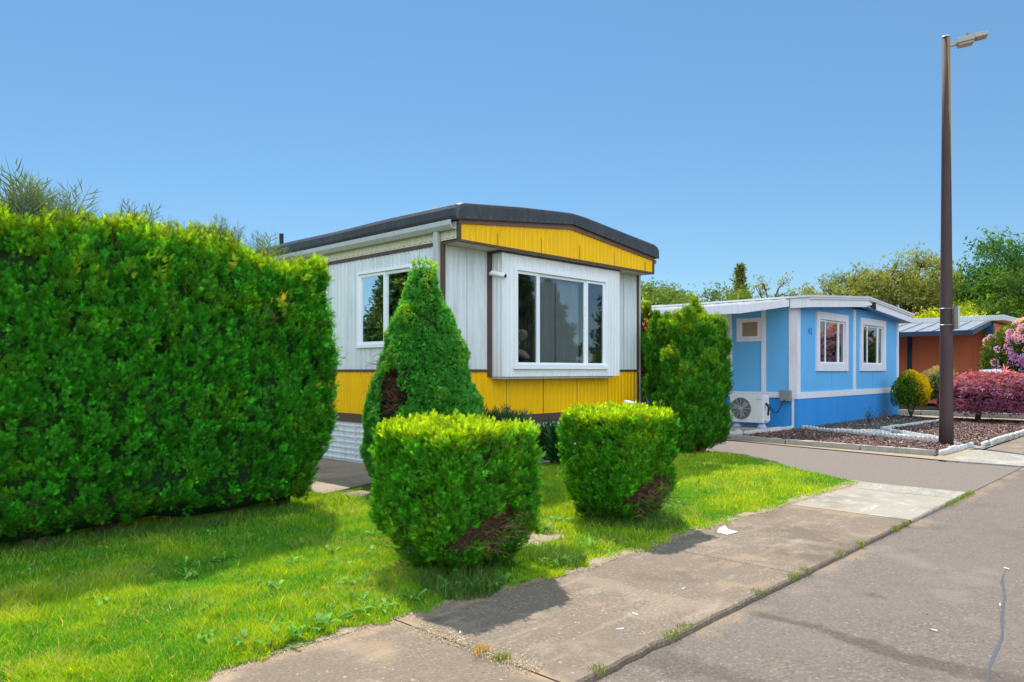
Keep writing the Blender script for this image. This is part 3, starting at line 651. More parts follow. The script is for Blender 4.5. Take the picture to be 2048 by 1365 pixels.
def block_shrub(cx, cy, half, seed, label, name='shrub'):
    root = thing('clipped_shrub', label, 'shrub', (cx, cy, 0), group='box clipped arborvitae shrubs beside the sidewalk')
    def hole(w, n):  # the bare brown patch low on the street side, right of the middle
        rx, ry = w[:, 0]-cx, w[:, 1]-cy; q = rx*.69-ry*.72; f = rx*.72+ry*.69
        d = ((q-.19)/.27)**2+((w[:, 2]-(.25+.35*q))/.085)**2
        return ~((d < 1.1) & (f < .15))
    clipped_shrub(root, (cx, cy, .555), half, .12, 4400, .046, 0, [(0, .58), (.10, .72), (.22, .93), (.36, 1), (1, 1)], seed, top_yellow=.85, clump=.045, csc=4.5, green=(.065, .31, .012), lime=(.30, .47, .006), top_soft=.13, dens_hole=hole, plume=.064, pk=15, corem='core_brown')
    mb = MB(); rr = random.Random(seed)
    for k in range(6):
        a = rr.uniform(0, 6.28); mb.tube([(cx+.05*math.cos(a), cy+.05*math.sin(a), -.02), (cx+.14*math.cos(a), cy+.14*math.sin(a), .25), (cx+.3*math.cos(a), cy+.3*math.sin(a), .6)], [.035, .028, .015], 7)
    mb.build('trunk', M['bark'], root)
    mb = MB(); twig_bundle(mb, (cx, cy, .20), 90, .46, .30, .0045, seed+1); twig_bundle(mb, (cx+.05, cy-.08, .22), 210, .49, .16, .0040, seed+2, dirs=(-2.6, .4)); mb.build('dead_twigs', M['twig'], root)
    # ragged low sprays
    r_ = np.random.default_rng(seed+9); n = 700; a = r_.uniform(0, 6.28, n); q = r_.uniform(.1, .42, n); P = np.stack([cx+q*np.cos(a), cy+q*np.sin(a), r_.uniform(.02, .22, n)], 1)
    v, i = scatter(SPRAY, P, np.stack([np.cos(a), np.sin(a), .4+0*a], 1)+r_.normal(0, .4, (n, 3)), np.full(n, .07), r_); quad_mesh('low_foliage', v, col_var((.04, .12, .012), n, r_)[i], M['leaf'], root)
    return root
block_shrub(3.73, 4.15, (.475, .475, .525), 31, 'nearer box clipped shrub, lime green on top with bare brown twigs below')
block_shrub(6.02, 4.30, (.43, .43, .52), 47, 'farther box clipped arborvitae shrub with a scrap of white paper on its top')

# cone shaped spruce
cn = thing('dwarf_spruce', 'cone shaped dwarf spruce with a bare brown hollow, standing in front of the yellow home', 'tree', (5.75, 7.0, 0))
def cone_r(z): return np.interp(z, [.15, .5, .9, 1.3, 1.6, 1.9, 2.2, 2.5, 2.68, 2.80, 2.88], [.56, .74, .71, .62, .525, .43, .335, .23, .165, .11, .03])
rng = np.random.default_rng(77); n = 42000; z = 2.88-2.7*np.sqrt(rng.random(n)); z = np.where(z < .18, .4, z); a = rng.uniform(0, 2*np.pi, n)
N3 = nrm(np.stack([np.cos(a), np.sin(a), 0*a+.35], 1)); P = np.stack([5.75+cone_r(z)*np.cos(a)*1.0, 7.0+cone_r(z)*np.sin(a), z], 1)
lump = (VN(P, 4.2)-.5)*.15+(VN2(P, 9)-.5)*.11; dep = rng.random(n)**1.5*.09; P = P+N3*(lump-dep)[:, None]
rx, ry = P[:, 0]-5.75, P[:, 1]-7.0; q = rx*.69-ry*.72; f = rx*.72+ry*.69
keep = ~((((q+.33)/.13)**2+((P[:, 2]-1.18)/.36)**2 < 1+(VN2(P, 6)-.5)*1.2) & (f < .1)); keep &= ~((VN(P+2.2, 3.8) > .82))
P, N3, lump, dep = P[keep], N3[keep], lump[keep], dep[keep]; m = len(P)
V, ix = scatter(TUFT, P, N3+rng.normal(0, .45, (m, 3))+[0, 0, .3], .040*np.exp(rng.normal(0, .2, m)), rng)
t = np.clip((lump-.01)*8+rng.normal(0, .1, m)+.25*np.clip(P[:, 2]-1.7, 0, 1), 0, 1)[:, None]*np.clip((P[:, 2:3]-.9)/1.1, .12, 1)
C = np.array((.075, .35, .045))*(1-t)+np.array((.38, .56, .014))*t; C = col_var(C, m, rng, .22)
quad_mesh('foliage', V, C[ix], M['leaf'], cn)
def cone_core(co):
    z = .2+(co[:, 2]+1)/2*2.55; ang = np.arctan2(co[:, 1], co[:, 0]); rr_ = np.maximum(np.abs(co[:, 0]), np.abs(co[:, 1])); k = cone_r(z)-.10
    k = np.maximum(k, .02)*rr_; w = np.stack([5.75+k*np.cos(ang), 7.0+k*np.sin(ang), z], 1)
    q = (w[:, 0]-5.75)*.69-(w[:, 1]-7)*.72; f = (w[:, 0]-5.75)*.72+(w[:, 1]-7)*.69; d = np.clip(1.3-(((q+.33)/.2)**2+((z-1.18)/.42)**2), 0, 1)*(f < .1)
    w[:, 0] += .72*.28*d; w[:, 1] += .69*.28*d; return w
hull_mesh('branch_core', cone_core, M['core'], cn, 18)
mb = MB(); mb.tube([(5.75, 7, -.02), (5.75, 7, 1.3), (5.75, 7, 2.7)], [.06, .045, .01], 8); mb.build('trunk', M['bark'], cn)
mb = MB()
for k in range(16): twig_bundle(mb, (5.75-.15, 7.0+.1, .85+.045*k), 12, .50, .1, .0045, 300+k, dirs=(2.6, 4.2))
mb.build('dead_twigs', M['twig'], cn)

# pair of tall columns of arborvitae by the driveway
def column_mass(root, cols, size, dens, seed, green=(.055, .24, .012), lime=(.28, .40, .010), part='foliage'):
    rng = np.random.default_rng(seed); Ps = []; Ns = []; Zs = []
    for (cx, cy, r, z0, z1) in cols:
        n = int(dens*r*(z1-z0)*6.3/13); u = rng.random(n); z = z0+(z1-z0)*u; a = rng.uniform(0, 6.2832, n)
        prof = np.interp(u, [0, .12, .4, .75, .92, 1], [.60, .88, 1.05, 1.0, .72, .12]); rad = r*prof
        nn = nrm(np.stack([np.cos(a), np.sin(a), .25+1.2*(u > .85)], 1)); p = np.stack([cx+rad*np.cos(a), cy+rad*np.sin(a), z], 1)
        p += nn*((VN(p, 3.6)-.5)*.22+(VN2(p, 9)-.5)*.10-rng.random(n)**1.5*.12)[:, None]
        keep = VN(p+4.4, 4.2) < .84; Ps.append(p[keep]); Ns.append(nn[keep]); Zs.append(u[keep])
    P = np.concatenate(Ps); N_ = np.concatenate(Ns); U = np.concatenate(Zs); P = P-N_*.05; P, ax, pi_, tt = plumes(P, N_, .18, 15, rng, .25, 1.3, .42); N_ = N_[pi_]; U = U[pi_]; m = len(P)
    V, ix = scatter(SPRAY, P, ax, size*np.exp(rng.normal(0, .2, m))*(1.1-.35*tt), rng, flat=N_)
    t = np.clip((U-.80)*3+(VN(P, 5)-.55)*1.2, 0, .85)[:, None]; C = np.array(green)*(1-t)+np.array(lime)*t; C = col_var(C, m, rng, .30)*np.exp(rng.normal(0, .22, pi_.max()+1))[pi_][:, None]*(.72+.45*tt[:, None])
    o = quad_mesh(part, V, C[ix], M['leaf'], root)
    mb = MB()
    for (cx, cy, r, z0, z1) in cols:
        k = 12; pts = []; rad = []
        for i in range(k+1): u = i/k; pts.append((cx, cy, z0+.05+(z1-z0-.2)*u)); rad.append(max(.02, r*float(np.interp(u, [0, .12, .4, .75, .93, 1], [.35, .75, .95, .85, .45, .1]))-.13))
        mb.tube(pts, rad, 14)
    mb.build('branch_core', M['core'], root, smooth=True)
    return o
ab = thing('arborvitae', 'clump of tall green arborvitae columns between the driveway and the yellow home', 'shrub', (12.1, 7.0, 0))
def colpos(px, dep): return at(px, dep)
cols = []
for px, dep, r, top in ((1314, 13.8, .21, 2.50), (1334, 13.6, .20, 2.48), (1356, 13.3, .22, 2.44), (1380, 13.2, .24, 2.52), (1405, 13.3, .24, 2.44), (1426, 13.7, .27, 2.50), (1392, 14.1, .22, 2.78), (1345, 13.2, .23, 1.9), (1410, 13.1, .25, 1.8), (1434, 13.8, .25, 2.1), (1372, 13.0, .25, 1.5)):
    x, y = colpos(px, dep); cols.append((x, y, r, .12+.05*random.random(), top))
x, y = colpos(1368, 12.95); cols.append((x, y, .28, .06, .95))
column_mass(ab, cols, .080, 5200, 61)
mb = MB()
for (x, y, r, z0, z1) in cols: mb.tube([(x*.3+12.1*.7, y*.3+7.0*.7, -.03), (x, y, .4), (x, y, 1.3)], [.05, .045, .03], 7); twig_bundle(mb, (x, y, .15), 16, .3, .3, .004, int(x*31))
mb.build('trunk', M['bark'], ab)
ab2 = thing('arborvitae', 'bare trunked arborvitae with a rusty brown tip squeezed against the yellow home corner', 'shrub', (*at(1292, 14.6), 0))
c2 = []
for px, dep, r, z0, top in ((1290, 14.6, .26, 1.35, 2.72), (1282, 14.9, .24, .9, 2.6), (1305, 14.4, .22, 1.0, 2.3), (1318, 14.5, .2, .35, 1.4)):
    x, y = at(px, dep); c2.append((x, y, r, z0, top))
column_mass(ab2, c2, .09, 2900, 63, green=(.05, .11, .012))
mb = MB(); 
for px, q in ((1283, .0), (1290, .05), (1298, -.04), (1287, .1)):
    x, y = at(px, 14.5); mb.tube([(x, y, -.03), (x+.10, y-.05+q, .5), (x+.02, y+q, .95), (x-.1+q, y, 1.3), (x-.05, y, 1.9)], [.065, .055, .05, .04, .02], 8)
mb.build('trunk', M['bark'], ab2)
x, y = at(1294, 14.15); n = 60; P = np.array([x, y, 2.28])+RNG.normal(0, 1, (n, 3))*[.07, .07, .13]
v, i = scatter(SPRAY, P, RNG.normal(0, .6, (n, 3))+[-.4, -.6, .6], np.full(n, .085), RNG); quad_mesh('brown_tip', v, col_var((.42, .20, .10), n, RNG)[i], M['leaf'], ab2)

# juniper and fern against the home
jn = thing('juniper', 'grey green spiky juniper bush under the yellow siding', 'shrub', (*at(1005, 9.9), 0))
rng = np.random.default_rng(91); n = 420; c_ = at(1005, 9.9); a = rng.uniform(0, 6.28, n); q = .30*np.sqrt(rng.random(n))
P = np.stack([c_[0]+q*np.cos(a)*1.1, c_[1]+q*np.sin(a)*.9, rng.uniform(.3, .78, n)], 1)
v, i = scatter([t_spray(7, .045, k+60, .35) for k in range(5)], P, np.stack([np.cos(a)*q*1.2, np.sin(a)*q*1.2, 0*a+1], 1)+rng.normal(0, .25, (n, 3)), rng.uniform(.2, .36, n), rng)
quad_mesh('foliage', v, col_var((.055, .12, .06), n, rng)[i], M['leaf'], jn)
mb = MB(); mb.tube([(c_[0], c_[1], -.02), (c_[0], c_[1], .5)], [.04, .03], 6); mb.blob((c_[0], c_[1], .45), .27, 4, .1, 2, (1, 1, 1.2)); mb.build('branch_core', M['core'], jn)
fe = thing('fern', 'dark sword fern at the foot of the yellow home wall', 'fern', (8.75, 7.45, 0))
rng = np.random.default_rng(92); n = 46; a = rng.uniform(0, 6.28, n)
v, i = scatter([t_spray(11, .07, k+90, .45) for k in range(5)], np.stack([8.72+.05*np.cos(a), 7.42+.05*np.sin(a), 0*a+.03], 1), np.stack([np.cos(a)*.45, np.sin(a)*.35, 0*a+1], 1), rng.uniform(.5, .85, n), rng)
quad_mesh('fronds', v, col_var((.03, .10, .03), n, rng)[i], M['leaf'], fe)

exec_later = []
# ================================================================== HOUSES
def window(parent, F, a0, a1, z0, z1, panes, trim, mat_trim, mat_frame, trim_b=(-.01, .03), fr=.045, curtain=None, sill=0, inset=.03):
    """panes: list of (a0,a1,shift) inside the trim; trim: width of the outer board"""
    t = MB()
    if trim:
        pbox(t, F, a0-trim, a1+trim, *trim_b, z1, z1+trim); pbox(t, F, a0-trim-.01*bool(sill), a1+trim+.01*bool(sill), trim_b[0], trim_b[1]+sill, z0-trim, z0)
        pbox(t, F, a0-trim, a0, *trim_b, z0, z1); pbox(t, F, a1, a1+trim, *trim_b, z0, z1)
    else:
        pbox(t, F, a0-.01, a1+.01, -.02, .01, z1, z1+.02)
    w = t.build('window', mat_trim, parent)
    f = MB()
    for (p0, p1, sh) in panes:
        b0, b1 = -.05+sh, -.015+sh
        pbox(f, F, p0, p0+fr, b0, b1, z0+.004, z1-.004); pbox(f, F, p1-fr, p1, b0, b1, z0+.004, z1-.004)
        pbox(f, F, p0+fr, p1-fr, b0, b1, z1-fr-.004, z1-.004); pbox(f, F, p0+fr, p1-fr, b0, b1, z0+.004, z0+fr+.004)
        g = MB(); bb = b0+.015; g.face([pp(F, p0+fr-.004, bb, z0+fr), pp(F, p1-fr+.004, bb, z0+fr), pp(F, p1-fr+.004, bb, z1-fr), pp(F, p0+fr-.004, bb, z1-fr)]); g.build('pane', M['glass'], w, recalc=False)
    pbox(f, F, a0, a1, -.085, -.060, z0-.02, z0+.01); pbox(f, F, a0, a1, -.085, -.060, z1-.01, z1+.02)
    f.build('frame', mat_frame, w)
    if curtain:
        for (c0, c1, dd, mt) in curtain:
            c = MB(); n = max(12, int((c1-c0)*70)); ph = c0*7
            pr = [(c0+(c1-c0)*i/n, -dd-.02*math.sin(i*.42+ph)-.012*math.sin(i*.17)) for i in range(n+1)]
            for (p, d), (q, e) in zip(pr, pr[1:]): c.face([pp(F, p, d, z0-.1), pp(F, q, e, z0-.1), pp(F, q, e, z1+.05), pp(F, p, d, z1+.05)])
            c.build('curtain', mt, w, smooth=True, recalc=False)
    return w
# ---------------- yellow and white home
X0, X1, YF, YB = 6.84, 11.66, 7.9, 22.0; XM = (X0+X1)/2
H1 = thing('mobile_home', 'white and mustard yellow mobile home with a black roof and a projecting picture window', 'mobile home', (X0, YF, 0))
Ff, Fl = FX(YF), FY(X0); Fr = ((X1, 0), (0, 1), (1, 0)); Fb = ((0, YB), (1, 0), (0, 1))
w = MB(); WZ0, WZ1 = 1.515, 3.30
SWN = (8.60, 9.92, 1.90, 3.02)      # side window hole
BX0, BX1, BYF = 7.79, 10.73, 7.655   # bay
ribs(w, Ff, X0+.03, BX0-.04, WZ0, 3.27); ribs(w, Ff, BX1+.02, X1-.02, WZ0, 3.27)
ribs(w, Fl, YF+.03, SWN[0], WZ0, 3.27); ribs(w, Fl, SWN[1], YB, WZ0, 3.27); ribs(w, Fl, SWN[0], SWN[1], WZ0, SWN[2]); ribs(w, Fl, SWN[0], SWN[1], SWN[3], 3.27)
ribs(w, Fr, YF, YB, WZ0, 3.45); ribs(w, Fb, X0, X1, WZ0, 3.45)
w.build('wall', M['white_side'], H1, recalc=False)
w = MB(); ribs(w, Ff, X0+.03, X1-.02, .80, 1.475, b=.004); ribs(w, Fl, YF+.03, YB, .80, 1.475, b=.004); ribs(w, Fr, YF, YB, .8, 1.475)
w.build('lower_siding', M['yellow'], H1, recalc=False)
w = MB()
for a in np.arange(X0+.42, X1, .86): pbox(w, Ff, a, a+.008, .0, .007, .80, 1.475)
for a in np.arange(X0+.75, X1, .95): pbox(w, FX(7.555), a, a+.006, 0, .006, 3.29, 3.46+.1*(1-abs(a-XM)/2.4))
w.build('siding_seams', M['brown_l'], H1)
w = MB()
for a in (7.3, 11.2): pbox(w, Ff, a, a+.006, .001, .004, WZ0, 3.26)
for a in np.arange(YF+.5, 14, 1.2):
    if not SWN[0]-.1 < a < SWN[1]+.1: pbox(w, Fl, a, a+.006, .001, .004, WZ0, 3.26)
for a in np.arange(YF+.15, 14, .3): pbox(w, Fl, a, a+.008, .001, .005, 1.56, 1.568); pbox(w, Fl, a, a+.008, .001, .005, 3.22, 3.228)
w.build('wall_seams', M['boxgrey'], H1)
w = MB(); hribs(w, Ff, X0+.02, X1-.02, 0, .67); hribs(w, Fl, YF+.02, YB, 0, .67); hribs(w, Fr, YF, YB, 0, .67)
for a in np.arange(YF+.9, 14, 1.2): pbox(w, Fl, a, a+.015, .01, .022, 0, .665)
w.build('skirting', M['white_side'], H1, recalc=False)
w = MB()
pbox(w, Ff, X0, X1, -.04, .020, .665, .805); pbox(w, Fl, YF+.02, YB, -.04, .020, .665, .805)
pbox(w, Ff, X0, BX0-.02, -.04, .016, 1.475, 1.515); pbox(w, Ff, BX1+.03, X1, -.04, .016, 1.475, 1.515); pbox(w, Fl, YF+.02, YB, -.04, .016, 1.475, 1.515)
pbox(w, Fl, YF+.02, YB, -.04, .016, 3.265, 3.315)
pbox(w, Ff, X0-.018, X0+.035, -.04, .022, .805, 1.475); pbox(w, Ff, X0-.018, X0+.035, -.04, .022, 1.515, 3.27)
pbox(w, Ff, X1-.03, X1+.02, -.04, .022, .805, 1.475); pbox(w, Ff, X1-.03, X1+.02, -.04, .022, 1.515, 3.27)
pbox(w, Ff, BX0-.075, BX0-.004, -.01, .03, 1.40, 3.25)
pbox(w, Ff, BX0-.075, BX1+.03, .0, .262, 3.243, 3.262)
w.build('trim', M['brown'], H1)
FYf = 7.555
w = MB(); top1 = lambda a: 3.52+.25*(1-min(1, abs(a-XM)/2.41))
ribs(w, FX(FYf), X0+.03, X1-.02, 3.305, top1, .1, .008)
w.build('gable_fascia', M['yellow'], H1, recalc=False)
w = MB()
def slope_strip(mb, F, b0, b1, lo, hi, x0, x1, zf):
    for (p, q) in ((x0, XM), (XM, x1)):
        mb.hexa([pp(F, p, b0, zf(p)+lo), pp(F, q, b0, zf(q)+lo), pp(F, q, b1, zf(q)+lo), pp(F, p, b1, zf(p)+lo), pp(F, p, b0, zf(p)+hi), pp(F, q, b0, zf(q)+hi), pp(F, q, b1, zf(q)+hi), pp(F, p, b1, zf(p)+hi)])
slope_strip(w, FX(FYf), -.02, .022, -.004, .075, X0-.02, X1+.02, top1)
w.build('fascia_trim', M['brown_l'], H1)
w = MB(); pbox(w, FX(FYf), X0-.015, X1+.02, -.03, .012, 3.27, 3.305); pbox(w, FX(FYf), X0-.02, X0+.03, -.03, .014, 3.305, 3.52); pbox(w, FX(FYf), X1-.03, X1+.02, -.03, .014, 3.305, 3.52)
pbox(w, FY(X0), FYf, YF+.4, .0, .012, 3.27, 3.302)
w.build('trim', M['brown'], H1)
w = MB(); w.box(X0+.0, X1, FYf+.03, YF+.02, 3.272, 3.285); w.build('soffit', M['cream'], H1)
w = MB(); ribs(w, FY(X0-.012), FYf+.04, YB, 3.318, 3.56, .12, .008); 
w.build('frieze', M['cream'], H1, recalc=False)
w = MB()
for a in np.arange(FYf+.1, 16, .12): w.box(X0-.024, X0-.012, a, a+.008, 3.335, 3.343); w.box(X0-.024, X0-.012, a+.06, a+.068, 3.50, 3.508)
w.build('rivets', M['brown'], H1)
# roof: membrane wrapped over the edges
w = MB(); secs = []
def roof_prof(y, dz, dx):
    L = [(-2.50, 3.56), (-2.53+dx, 3.62), (-2.53+dx, 3.72), (-2.48+dx, 3.78), (-2.38+dx, 3.815)]
    pr = [(XM+a, z) for a, z in L]+[(XM-1.2, 3.93), (XM-.35, 4.01), (XM, 4.03), (XM+.35, 4.01), (XM+1.2, 3.93)]+[(XM-a, z) for a, z in reversed(L)]
    bot = [(X1+.02, 3.57), (XM, 3.84), (X0-.02, 3.57)]
    return [(x, y, z-dz*(z > 3.7)+.006*math.sin(y*2.1+x*3)) for x, z in pr]+[(x, y, z) for x, z in bot]
ys = [FYf-.075, FYf-.055, FYf-.02]+list(np.linspace(FYf+.4, YB+.2, 28)); S_ = [roof_prof(y, .05 if i == 0 else (.015 if i == 1 else 0), .04 if i == 0 else (.01 if i == 1 else 0)) for i, y in enumerate(ys)]
n = len(S_[0]); w.add([p for s in S_ for p in s], [(i*n+j, i*n+(j+1) % n, (i+1)*n+(j+1) % n, (i+1)*n+j) for i in range(len(S_)-1) for j in range(n)]+[tuple(range(n)), tuple((len(S_)-1)*n+j for j in range(n))])
roof = w.build('roof', M['roof_black'], H1)
w = MB()
for a in np.arange(X0+.1, X1, .14): z = top1(a)+.082; w.box(a, a+.011, FYf-.080, FYf-.070, z, z+.011)
w.build('screws', M['boxgrey'], roof)
w = MB(); w.tube([(7.85, 14.2, 3.8), (7.85, 14.2, 4.36)], .045, 10); w.build('vent_pipe', M['black'], roof)
# gutter + downspouts
w = MB()
for xx, sg in ((X0-.03, -1), (X1+.03, 1)):
    pr = [(0, 3.55), (sg*.015, 3.545), (sg*.015, 3.47), (sg*.06, 3.46), (sg*.10, 3.50), (sg*.10, 3.555), (sg*.115, 3.56), (sg*.115, 3.495), (sg*.065, 3.445), (0, 3.445)]
    for y0_, y1_ in ((FYf+.02, YB),):
        k = len(pr); w.add([(xx+a, y0_, z) for a, z in pr]+[(xx+a, y1_, z) for a, z in pr], [(j, (j+1) % k, k+(j+1) % k, k+j) for j in range(k)]+[tuple(range(k))])
w.build('gutter', M['alu'], H1)
w = MB(); pbox(w, Fl, YF+.02, YF+.11, .02, .085, .1, 3.45); w.build('downspout', M['alu'], H1, bevel=.008)
w = MB(); w.box(X1+.03, X1+.085, YF-.02, YF+.06, .1, 3.45); w.build('downspout', M['alu'], H1, bevel=.008)
# bay box
w = MB(); FB = FX(BYF); BZ0, BZ1 = 1.405, 3.243
PW = (8.09, 10.31, 1.575, 3.01)   # window hole
ribs(w, FB, BX0, PW[0], BZ0, BZ1, .085, .007); ribs(w, FB, PW[1], BX1, BZ0, BZ1, .085, .007); ribs(w, FB, PW[0], PW[1], BZ0, PW[2], .085, .007); ribs(w, FB, PW[0], PW[1], PW[3], BZ1, .085, .007)
ribs(w, FY(BX0), BYF, YF, BZ0, BZ1, .085, .007); ribs(w, ((BX1, 0), (0, 1), (1, 0)), BYF, YF, BZ0, BZ1, .085, .007)
w.face([(BX0, BYF, BZ0), (BX1, BYF, BZ0), (BX1, YF, BZ0), (BX0, YF, BZ0)]); w.face([(BX0, BYF, BZ1), (BX1, BYF, BZ1), (BX1, YF, BZ1), (BX0, YF, BZ1)])
pbox(w, FB, BX0-.005, BX0+.012, -.01, .006, BZ0, BZ1); pbox(w, FB, BX1-.012, BX1+.005, -.01, .006, BZ0, BZ1)
bay = w.build('bay_window', M['white'], H1, recalc=False)
w = MB(); w.box(BX0+.01, BX1-.15, BYF+.03, YF-.005, BZ0-.035, BZ0-.004); w.build('bay_base', M['alu'], H1)
window(H1, FB, *PW, [(8.09, 8.60, .015), (8.60, 9.80, .0), (9.80, 10.31, .015)], .055, M['vinyl'], M['vinyl'], trim_b=(-.02, .028), fr=.042, sill=.012,
       curtain=[(8.62, 9.17, .14, M['curtain']), (9.2, 9.80, .15, M['curtain'])])
window(H1, Fl, *SWN, [(8.60, 9.28, .0), (9.24, 9.92, .015)], .045, M['vinyl'], M['vinyl'], trim_b=(-.02, .025), fr=.045, sill=.01)
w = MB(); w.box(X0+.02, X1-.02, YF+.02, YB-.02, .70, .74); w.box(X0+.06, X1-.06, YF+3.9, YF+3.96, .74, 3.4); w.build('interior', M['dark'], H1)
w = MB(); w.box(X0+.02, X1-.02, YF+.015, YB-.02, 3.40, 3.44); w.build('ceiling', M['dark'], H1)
# security camera
sc_ = thing('security_camera', 'small white bullet security camera beside the picture window', 'camera', (BX0-.03, YF-.03, 2.93))
mb = MB(); mb.tube([(BX0-.035, YF-.03, 2.94), (BX0-.035, YF-.05, 2.94)], .03, 12); mb.tube([(BX0-.035, YF-.045, 2.94), (BX0-.03, YF-.13, 2.91)], .009, 6); mb.build('mount', M['vinyl'], sc_)
mb = MB(); mb.tube([(BX0-.08, YF-.10, 2.95), (BX0+.00, YF-.30, 2.89)], .034, 14); mb.build('camera_body', M['vinyl'], sc_, smooth=False)
mb = MB(); mb.tube([(BX0+.0005, YF-.301, 2.8897), (BX0+.006, YF-.314, 2.886)], .027, 12); mb.build('lens', M['black'], sc_)
# things indoors seen through the glass
M['cush'] = paint('pale pink cushion cloth', (.55, .42, .38), .9, .15, 8, bmp=.1); M['cush2'] = paint('tan cushion cloth', (.36, .27, .17), .9, .2, 8)
for i, (x, y, z, a, b_, mt, lab) in enumerate(((8.42, 7.86, 1.76, .2, .35, 'cush', 'pale pink cushion lying lowest behind the left pane'), (8.26, 7.88, 1.90, -.1, -.15, 'cush2', 'tan cushion in the middle of the pile behind the left pane'),
        (8.48, 7.92, 2.04, .15, .5, 'cush', 'pink cushion leaning at the right of the pile behind the left pane'), (8.25, 7.90, 2.14, .0, -.4, 'cush2', 'tan cushion on top of the pile behind the left pane'))):
    mb = MB(); mb.blob((0, 0, 0), .17, i, .05, 3, (1, .6, .38)); o = mb.build('cushion', M[mt], None, smooth=True, local=True); o.location = (x, y, z); o.rotation_euler = (a, b_, i*.5); tag(o, lab, 'cushion', 'cushions piled behind the picture window')
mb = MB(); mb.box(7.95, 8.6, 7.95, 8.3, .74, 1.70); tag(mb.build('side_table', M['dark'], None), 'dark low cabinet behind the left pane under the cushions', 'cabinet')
M['bl1'] = paint('red folded blanket', (.42, .10, .10), .9, .2, 9); M['bl2'] = paint('pink folded blanket', (.62, .42, .42), .9, .15, 9)
bk = thing('folded_blankets', 'stack of red and pink folded blankets inside the side window', 'blankets', (7.15, 9.55, 1.7))
for i in range(7):
    mb = MB(); mb.box(7.0, 7.4, 8.75, 9.95-.03*(i % 3), 1.72+.085*i, 1.72+.085*i+.08); mb.build('blanket', M['bl1' if i < 3 or i == 5 else 'bl2'], bk, bevel=.03)
mb = MB(); mb.box(6.98, 7.5, 8.6, 10.1, .74, 1.70); tag(mb.build('dresser', M['dark'], None), 'dark dresser under the blankets inside the side window', 'dresser')

# ---------------- blue home
A0, A1, BF, BB = 18.9, 27.17, 7.9, 24.0; AM = (A0+A1)/2
H2 = thing('mobile_home', 'sky blue mobile home with white trim, two front windows and an outdoor heat pump', 'mobile home', (A0, BF, 0))
F2, L2 = FX(BF), FY(A0); R2 = ((A1, 0), (0, 1), (1, 0))
W1 = (20.32, 22.25, 1.68, 2.90); W2 = (23.70, 25.62, 1.68, 2.90); W3 = (9.9, 11.6, 1.66, 2.95)
def flatwall(mb, F, a0, a1, z0, z1, holes, b=0):
    cuts = [a0]+[c for h in holes for c in h[:2]]+[a1]
    for i in range(len(cuts)-1):
        p, q = cuts[i], cuts[i+1]; h = next((h for h in holes if h[0] == p and h[1] == q), None)
        for (s, t) in ([(z0, z1)] if h is None else [(z0, h[2]), (h[3], z1)]): pbox(mb, F, p, q, b-.06, b, s, t)
w = MB(); flatwall(w, F2, A0, A1, .90, 3.34, [W1, W2]); flatwall(w, L2, BF+.06, BB, .90, 3.34, [W3]); flatwall(w, R2, BF+.06, BB, .9, 3.34, [])
w.build('wall', M['blue'], H2)
w = MB(); pbox(w, F2, A0-.02, A1+.02, -.06, .03, 0, .76); pbox(w, L2, BF+.06, BB, -.06, -.01, 0, .76); pbox(w, R2, BF+.06, BB, -.06, .02, 0, .76); w.build('skirting', M['blue_base'], H2)
w = MB()
pbox(w, F2, A0-.04, A1+.04, -.05, .045, .76, .925); pbox(w, L2, BF+.05, BB, -.05, .03, .78, .925)
pbox(w, F2, A0-.035, A0+.16, -.02, .03, .925, 3.12); pbox(w, L2, BF+.02, BF+.20, -.02, .032, .925, 3.2)
pbox(w, F2, A1-.12, A1+.03, -.02, .03, .925, 3.12); pbox(w, F2, AM-.09, AM+.09, -.02, .026, .925, 3.30)
pbox(w, L2, 8.73, 8.85, -.02, .026, .925, 3.25); pbox(w, L2, 8.02-.06, 8.02+.01, .0, .012, 0, .78)
pbox(w, L2, 8.86, 9.56, -.02, .026, 2.28, 2.42); pbox(w, L2, 8.86, 9.56, -.02, .026, 2.80, 2.91); pbox(w, L2, 8.86, 8.96, -.02, .024, 2.42, 2.80); pbox(w, L2, 9.40, 9.56, -.02, .024, 2.42, 2.80)
w.build('trim', M['lilac'], H2)
w = MB()
for a in (21.28, 24.66): pbox(w, F2, a, a+.007, .0, .003, .925, 1.47); pbox(w, F2, a+.3, a+.307, .03, .033, .02, .75)
for a in (20.1, 22.6, 26.3): pbox(w, F2, a, a+.006, .03, .033, .02, .75)
w.build('panel_joints', M['blue_base'], H2)
w = MB(); pbox(w, L2, 8.96, 9.40, -.03, .008, 2.42, 2.80); w.build('vent_panel', paint('tan board', (.30, .22, .14), .8, .2, 9), H2)
M['screen'] = paint('dark insect screen', (.055, .055, .065), .7, .1, 9)
def w2(F, win, tw, nm_='blue'):
    a, b_, z0, z1 = win; m1 = a+(b_-a)*.27; m2 = a+(b_-a)*.78
    ww = window(H2, F, a, b_, z0, z1, [(a, m1+.02, .012), (m1, m2, 0), (m2-.02, b_, .012)], tw, M['lilac'], M['vinyl'], trim_b=(-.02, .05), fr=.05)
    s = MB(); pbox(s, F, a+.06, m1-.02, -.075, -.070, z0+.05, z1-.05); pbox(s, F, m2+.02, b_-.06, -.075, -.070, z0+.05, z1-.05); s.build('screen', M['screen'], ww)
w2(F2, W1, .20); w2(F2, W2, .20); w2(L2, W3, .20)
